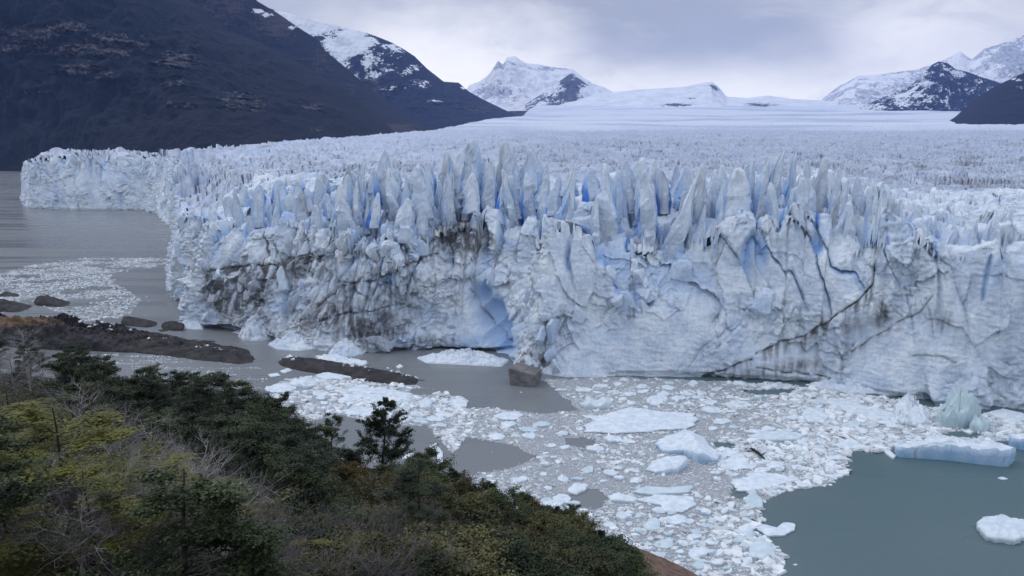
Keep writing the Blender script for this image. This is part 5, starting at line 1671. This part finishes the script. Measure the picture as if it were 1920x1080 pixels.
# ------------------------------------------------------------------ vegetation prototypes
def leaf_quads(C, size, flat, rr):
    """one small leaf-spray quad per centre, lying mostly flat when flat is near 1"""
    n = len(C)
    nrm = rr.normal(size=(n, 3)) * (1 - flat) + np.array([0, 0, 1.0]) * (0.25 + flat)
    nrm /= np.linalg.norm(nrm, axis=1, keepdims=True)
    t = rr.normal(size=(n, 3))
    u = np.cross(nrm, t)
    u /= np.linalg.norm(u, axis=1, keepdims=True) + 1e-9
    v = np.cross(nrm, u)
    s = size * (0.6 + 0.8 * rr.random(n))[:, None]
    asp = (0.45 + 0.4 * rr.random(n))[:, None]
    P = np.stack([C - u * s, C + v * s * asp, C + u * s, C - v * s * asp], 1)
    return P.reshape(-1, 3), np.arange(4 * n).reshape(n, 4)


def grow(rr, h, spread, levels, lean=0.0, trunk_r=0.16, first=0.18, droop=0.0, nb=14, up=0.35, twist=0.25, sub=4):
    """tapered trunk with limbs and forks; returns wood tubes and the limb tip points"""
    wood, tips = Bag(), []
    n = 9
    zt = np.linspace(0, 1, n)
    off = np.cumsum(rr.normal(0, 0.05 * h * twist, (n, 2)), 0)
    pts = np.column_stack([off[:, 0] + lean * h * zt ** 1.5, off[:, 1], zt * h])
    wood.add(*tube(pts, trunk_r * (1 - 0.86 * zt), 6))
    for k_ in range(nb):
        t = first + (0.97 - first) * (k_ + rr.random()) / nb
        p = np.array([np.interp(t, zt, pts[:, j]) for j in range(3)])
        a = rr.random() * 2 * np.pi
        L = spread * (1 - 0.72 * (t - first) / (1 - first)) * (0.65 + 0.6 * rr.random())
        dirv = np.array([math.cos(a), math.sin(a), up + 0.35 * rr.normal() * 0.5])
        m = 6
        q = np.linspace(0, 1, m)
        bend = np.cumsum(rr.normal(0, 0.10 * L * twist * 2, (m, 3)), 0)
        bp = p + q[:, None] * dirv * L + bend * q[:, None] + np.outer(q ** 2, [0, 0, -droop * L])
        rb = trunk_r * 0.42 * (1 - 0.6 * t)
        wood.add(*tube(bp, rb * (1 - 0.85 * q), 4))
        tips.append((bp, L))
        for j in range(sub):
            tq = 0.3 + 0.68 * rr.random()
            p2 = np.array([np.interp(tq, q, bp[:, c_]) for c_ in range(3)])
            a2 = a + rr.normal(0, 0.8)
            L2 = L * (0.3 + 0.35 * rr.random())
            d2 = np.array([math.cos(a2), math.sin(a2), up * 0.9 + 0.4 * rr.normal()])
            q2 = np.linspace(0, 1, 4)
            b2 = p2 + q2[:, None] * d2 * L2 + np.cumsum(rr.normal(0, 0.07 * L2, (4, 3)), 0) * q2[:, None]
            wood.add(*tube(b2, rb * 0.5 * (1 - 0.8 * q2), 3))
            tips.append((b2, L2))
            if levels > 2:
                for _ in range(3):
                    tq3 = 0.2 + 0.8 * rr.random()
                    p3_ = np.array([np.interp(tq3, q2, b2[:, c_]) for c_ in range(3)])
                    d3 = d2 + rr.normal(0, 0.6, 3)
                    L3 = L2 * (0.4 + 0.4 * rr.random())
                    b3_ = np.array([p3_, p3_ + d3 * L3 * 0.5 + rr.normal(0, .05 * L3, 3), p3_ + d3 * L3])
                    wood.add(*tube(b3_, rb * 0.28 * np.array([1, .7, .25]), 3))
                    tips.append((b3_, L3))
    return wood, tips


def sprays(tips, rr, per, size, flat, sx, sz):
    C = []
    for bp, L in tips:
        m = max(3, int(per * (0.5 + L)))
        q = 0.35 + 0.68 * rr.random(m)
        g_ = np.linspace(0, 1, len(bp))
        p = np.column_stack([np.interp(q, g_, bp[:, c_]) for c_ in range(3)])
        p += rr.normal(0, 1, (m, 3)) * np.array([sx, sx, sz]) * (0.4 + 0.35 * L)
        C.append(p)
    return leaf_quads(np.concatenate(C), size, flat, rr)


def proto_tree(name, seed, h, spread, leaf, wood_m, per=26, size=0.14, flat=0.55, nb=16, sx=0.22, sz=0.09, levels=2, lean=0.0, up=0.3, droop=0.1, first=0.16, trunk_r=0.15, crown_name='crown', sub=4):
    rr = np.random.default_rng(seed)
    wood, tips = grow(rr, h, spread, levels, lean, trunk_r, first, droop, nb, up, sub=sub)
    r_ = bpy.data.objects.new(name, None)
    r_.empty_display_size = 0.5
    link('trunk', wood.mesh('trunk', wood_m), r_)
    if leaf:
        Vl, Fl = sprays(tips, rr, per, size, flat, sx, sz)
        link(crown_name, new_mesh(crown_name, Vl, Fl, leaf, False), r_)
    return r_


PR = {
    'dark': [proto_tree('beech_tree', 40 + i, 8.0, 2.9, M_DARKLEAF, M_BARK, 95, 0.07, 0.5, 22, 0.27, 0.13) for i in range(4)],
    'yellow': [proto_tree('yellow_beech', 60 + i, 7.0, 3.4, M_YELLOWLEAF, M_BARK, 95, 0.062, 0.85, 14, 0.30, 0.045, up=0.12, droop=0.05, trunk_r=0.11) for i in range(3)],
    'lone': [proto_tree('beech_tree', 81, 8.6, 3.5, M_DARKLEAF, M_BARK, 120, 0.075, 0.5, 36, 0.2, 0.09, up=0.42, first=0.05)],
    'cone': [proto_tree('beech_tree', 91, 8.0, 3.1, M_DARKLEAF, M_BARK, 75, 0.07, 0.8, 26, 0.24, 0.05, up=0.08, first=0.06)],
    'bare': [proto_tree('bare_tree', 120 + i, 5.5, 2.2, None, M_GREYWOOD, nb=22, levels=3, up=0.55, first=0.18, trunk_r=0.085, sub=8) for i in range(4)],
    'twig': [proto_tree('leafless_shrub', 140 + i, 3.2, 2.0, None, M_TWIG, nb=22, levels=3, up=0.9, first=0.04, trunk_r=0.07, sub=6) for i in range(4)],
    'olive': [proto_tree('leafy_shrub', 160 + i, 1.7, 1.3, M_OLIVELEAF, M_BARK, 110, 0.05, 0.3, 18, 0.24, 0.16, first=0.05, trunk_r=0.05, up=0.5) for i in range(3)],
    'darkshrub': [proto_tree('leafy_shrub', 170 + i, 1.9, 1.4, M_DARKLEAF, M_BARK, 110, 0.05, 0.3, 18, 0.24, 0.16, first=0.05, trunk_r=0.05, up=0.5) for i in range(3)],
    'rust': [proto_tree('leafy_shrub', 180 + i, 1.6, 1.4, M_RUSTLEAF, M_BARK, 110, 0.05, 0.3, 18, 0.24, 0.14, first=0.05, trunk_r=0.05, up=0.5) for i in range(2)],
    'orange': [proto_tree('orange_shrub', 190, 1.0, 0.9, M_ORANGELEAF, M_BARK, 60, 0.07, 0.3, 12, 0.2, 0.12, first=0.05, trunk_r=0.04, up=0.5)],
}
HT = {'dark': 8.0, 'yellow': 7.0, 'lone': 8.6, 'cone': 8.0, 'bare': 5.5, 'twig': 3.2, 'olive': 1.7, 'darkshrub': 1.9, 'rust': 1.6, 'orange': 1.0}
VR = random.Random(5)


def plant(kind, px, py, hm, label, cat, group=None, wide=1.0):
    p = hill_point(px, py)
    src = VR.choice(PR[kind])
    o = copy_tree(src)
    s = hm / HT[kind]
    o.location = p
    o.scale = (s * wide, s * wide, s)
    o.rotation_euler = (VR.uniform(-.05, .05), VR.uniform(-.05, .05), VR.uniform(0, 6.28))
    tag(o, label, cat, group)
    return o


# trees one can point at
plant('lone', 716, 868, 8.2, 'lone dark beech standing against the white floes on the crest', 'tree')
plant('dark', 622, 866, 6.4, 'thin dark beech just left of the lone beech on the crest', 'tree', wide=0.75)
plant('cone', 775, 1050, 5.8, 'broad cone shaped beech with layered boughs on the open slope', 'tree')
plant('dark', 445, 828, 9.5, 'tallest dense dark beech at the right end of the crest wood', 'tree', wide=1.25)
plant('dark', 530, 850, 7.5, 'dark beech on the descending edge of the crest wood', 'tree', wide=1.1)
plant('dark', 330, 790, 7.5, 'dark beech before the channel, left of the tallest one', 'tree', wide=1.25)
plant('dark', 150, 745, 8.5, 'rounded green beech at the left end of the channel', 'tree', wide=1.4)
plant('bare', 40, 712, 9.5, 'bare grey tree at the left edge by the headland', 'tree', wide=1.1)
plant('yellow', 40, 960, 6.0, 'yellow green beech with layered boughs at the left edge', 'tree', wide=1.2)
plant('yellow', 150, 1060, 5.5, 'yellow green beech with low spreading boughs at lower left', 'tree', wide=1.3)
plant('bare', 262, 960, 5.0, 'pale bleached bare tree left of centre on the slope', 'tree', wide=1.1)
plant('bare', 385, 1080, 5.4, 'slim bleached bare tree at the bottom of the slope', 'tree')
plant('bare', 225, 1100, 4.0, 'forked bleached snag at the bottom left', 'tree', wide=0.8)
plant('bare', 160, 900, 6.5, 'purplish bare tree behind the yellow beeches', 'tree', wide=1.2)
for x_, y_, h_, lab in ((250, 880, 4.2, 'bleached bare tree with a wide crown below the channel'), (318, 905, 4.4, 'bleached bare tree right of the wide crowned one'), (352, 965, 3.8, 'crooked bleached tree in the middle of the left slope'),
                        (432, 1045, 3.0, 'silvery bare tree at the bottom, below the crest wood'),
                        (560, 1060, 2.0, 'short bare tree at the bottom left of the cone beech'), (200, 1015, 4.0, 'bare pale tree among the yellow beeches'), (310, 1050, 4.2, 'pale dead tree with spread limbs at the bottom left'), (90, 1075, 3.6, 'pale dead branchy tree at the bottom left corner')):
    plant('bare', x_, y_, h_, lab, 'tree', wide=1.15)
plant('darkshrub', 800, 902, 3.0, 'dark round shrub on the crest right of the lone beech', 'shrub')
plant('darkshrub', 848, 906, 1.6, 'small dark shrub standing on the crest above the grey water', 'shrub')
plant('darkshrub', 915, 930, 1.6, 'spiky little shrub on the crest beside the fine brash', 'shrub')
plant('lone', 1075, 1000, 2.6, 'wispy dark shrub on the crest above the brown rock', 'shrub', wide=1.4)
plant('darkshrub', 1040, 994, 1.4, 'low dark shrub left of the wispy one', 'shrub')
plant('darkshrub', 1125, 1030, 1.3, 'small dark bush at the upper end of the brown rock', 'shrub')
plant('orange', 905, 988, 0.8, 'small bright orange shrub on the dark slope', 'shrub')
plant('twig', 780, 1085, 2.0, 'pale leafless twigs at the bottom below the cone shaped beech', 'shrub')
for x_, hh in ((282, 5.2), (298, 6.0), (330, 5.4), (352, 4.6), (372, 6.2)):
    plant('bare', x_, 768, hh, 'thin dead tree rising over the wood against the channel', 'tree', 'dead trees by the channel', wide=0.28)


def where(px, py):
    c = crest_py(px)
    r_ = (py - c) / (1140 - c)
    a = 'under the crest' if r_ < .14 else 'on the upper slope' if r_ < .38 else 'at mid slope' if r_ < .66 else 'at the bottom'
    for lim, b in ((60, 'at the far left'), (150, 'below the headland'), (260, 'left of the channel water'), (370, 'below the channel water'), (480, 'below the headland tip'), (580, 'below the small ice pack'),
                   (680, 'left of the lone beech'), (760, 'below the lone beech'), (860, 'below the bent floe'), (960, 'left of the fine brash edge'), (1060, 'below the pale blue slab'), (9999, 'beside the bare brown rock')):
        if px < lim:
            return a + ', ' + b


def crest_py(px):
    return float(np.interp(px, ht[:, 0], ht[:, 1]))


def fill(kind, n, x0, x1, lo, hi, h0, h1, label, cat, group, wide=(0.9, 1.3), poly=None):
    got = 0
    while got < n:
        px = VR.uniform(x0, x1)
        c = crest_py(px)
        py = c + lo + (max(1140, c + 60) - c - lo) * VR.random() if hi is None else c + VR.uniform(lo, hi)
        if poly is not None and not inside(poly, np.array([px]), np.array([py]))[0]:
            continue
        h_ = VR.uniform(h0, h1)
        sz_ = 'low' if h_ < h0 + 0.33 * (h1 - h0) else 'tall' if h_ > h0 + 0.67 * (h1 - h0) else 'middling'
        plant(kind, px, py, h_, sz_ + ' ' + label + ' ' + where(px, py), cat, group, VR.uniform(*wide))
        got += 1


fill('dark', 44, -60, 600, 0, 60, 5.0, 8.0, 'dark green beech', 'tree', 'dark beeches of the crest wood', (1.1, 1.5))
fill('dark', 30, 130, 640, 50, 170, 4.0, 6.5, 'dark beech', 'tree', 'dark beeches inside the wood', (1.1, 1.5))
fill('dark', 9, -60, 500, 150, 420, 2.6, 4.4, 'dark young beech', 'tree', 'young beeches on the slope', (1.1, 1.6))
fill('yellow', 15, -40, 190, 90, 430, 3.2, 5.0, 'yellow green beech', 'tree', 'yellow beeches at the left', (1.1, 1.5))
fill('yellow', 12, 250, 640, 130, 320, 1.8, 3.0, 'yellow green young beech', 'tree', 'yellow beeches on the middle slope', (1.2, 1.8))
fill('bare', 44, -40, 430, 60, 400, 2.2, 3.8, 'bare grey tree', 'tree', 'bare grey trees on the slope', (1.0, 1.4))
fill('dark', 22, -700, -60, 5, 260, 3.5, 6.5, 'dark beech', 'tree', 'beeches left of the view', (1.1, 1.5))
fill('bare', 7, -40, 120, 0, 40, 4.5, 7.0, 'bare grey tree', 'tree', 'bare grey trees by the headland', (1.0, 1.3))
fill('twig', 72, 60, 800, 130, None, 1.5, 2.5, 'leafless grey brown shrub', 'shrub', 'leafless shrubs on the slope', (1.0, 1.6), [(0, 760), (560, 1000), (860, 980), (900, 1140), (0, 1140)])
fill('olive', 80, 420, 1160, 8, None, 1.0, 2.0, 'olive green shrub', 'shrub', 'olive shrubs on the open slope', (1.0, 1.5), [(400, 820), (900, 930), (1070, 1000), (1110, 1040), (1190, 1070), (1215, 1140), (300, 1140)])
fill('darkshrub', 66, 480, 1180, 4, None, 0.9, 2.2, 'dark green shrub', 'shrub', 'dark shrubs on the open slope', (1.0, 1.6), [(400, 820), (900, 920), (1070, 1000), (1110, 1040), (1200, 1072), (1225, 1140), (300, 1140)])
fill('rust', 36, 480, 1050, 10, None, 0.9, 1.8, 'rusty brown shrub', 'shrub', 'rusty shrubs on the open slope', (1.0, 1.5), [(480, 850), (900, 930), (1050, 1010), (1100, 1140), (400, 1140)])
for kind_ in PR:
    for o in PR[kind_]:
        for ch in list(o.children):
            bpy.data.objects.remove(ch)
        bpy.data.objects.remove(o)

# ground cover between the shrubs: one mass of small sprays
rr = np.random.default_rng(900)
N = 11500
cpx = np.concatenate([rr.uniform(-100, 1240, N * 3 // 4), rr.uniform(-900, -100, N - N * 3 // 4)])
cd = rr.uniform(24, 158, N)
dcx = np.interp(cpx, ht[:, 0], ht[:, 2])
m = cd < dcx + 4
cpx, cd = cpx[m], cd[m]
gz = hill_profile(cpx, cd)
gxw = hill_xy(cpx, cd)
cq, cqy = project(np.stack([gxw, cd, gz], -1))
bq = blobs([(1150, 1022, 50, 20, .95), (1200, 1040, 60, 26, .95), (1250, 1065, 60, 34, .95), (1320, 1100, 70, 50, .95)])(cq, cqy)
m = bq < 0.35
C = np.column_stack([gxw, cd, gz])[m]
C = np.repeat(C, 34, 0) + rr.normal(0, 1, (len(C) * 34, 3)) * np.array([0.5, 0.5, 0.16]) + [0, 0, 0.25]
Vl, Fl = leaf_quads(C, 0.075, 0.35, rr)
mi = rr.choice(4, len(Fl), p=[.40, .34, .16, .10])
gc = link('ground_cover', new_mesh('ground_cover', Vl, Fl, [M_OLIVELEAF, M_DARKLEAF, M_RUSTLEAF, M_TWIG], False, None, mi))
tag(gc, 'low scrub and heath covering the slope', kind='stuff')

# ------------------------------------------------------------------ air
m, t = material('pale_haze')
v = t.n('ShaderNodeVolumePrincipled', {'Color': (0.32, 0.48, 1.0), 'Density': 2.2e-5, 'Anisotropy': 0.1})
t.n('ShaderNodeOutputMaterial', {'Volume': v})
hx0, hx1, hy0, hy1, hz0, hz1 = -19000, 19000, -3000, 21000, -60, 2900
Vh = np.array([[x, y, z] for x in (hx0, hx1) for y in (hy0, hy1) for z in (hz0, hz1)], float)
Fh = np.array([[0, 1, 3, 2], [4, 6, 7, 5], [0, 4, 5, 1], [2, 3, 7, 6], [0, 2, 6, 4], [1, 5, 7, 3]])
tag(link('haze', new_mesh('haze', Vh, Fh, m, False)), 'thin blue haze over the whole valley', kind='stuff')
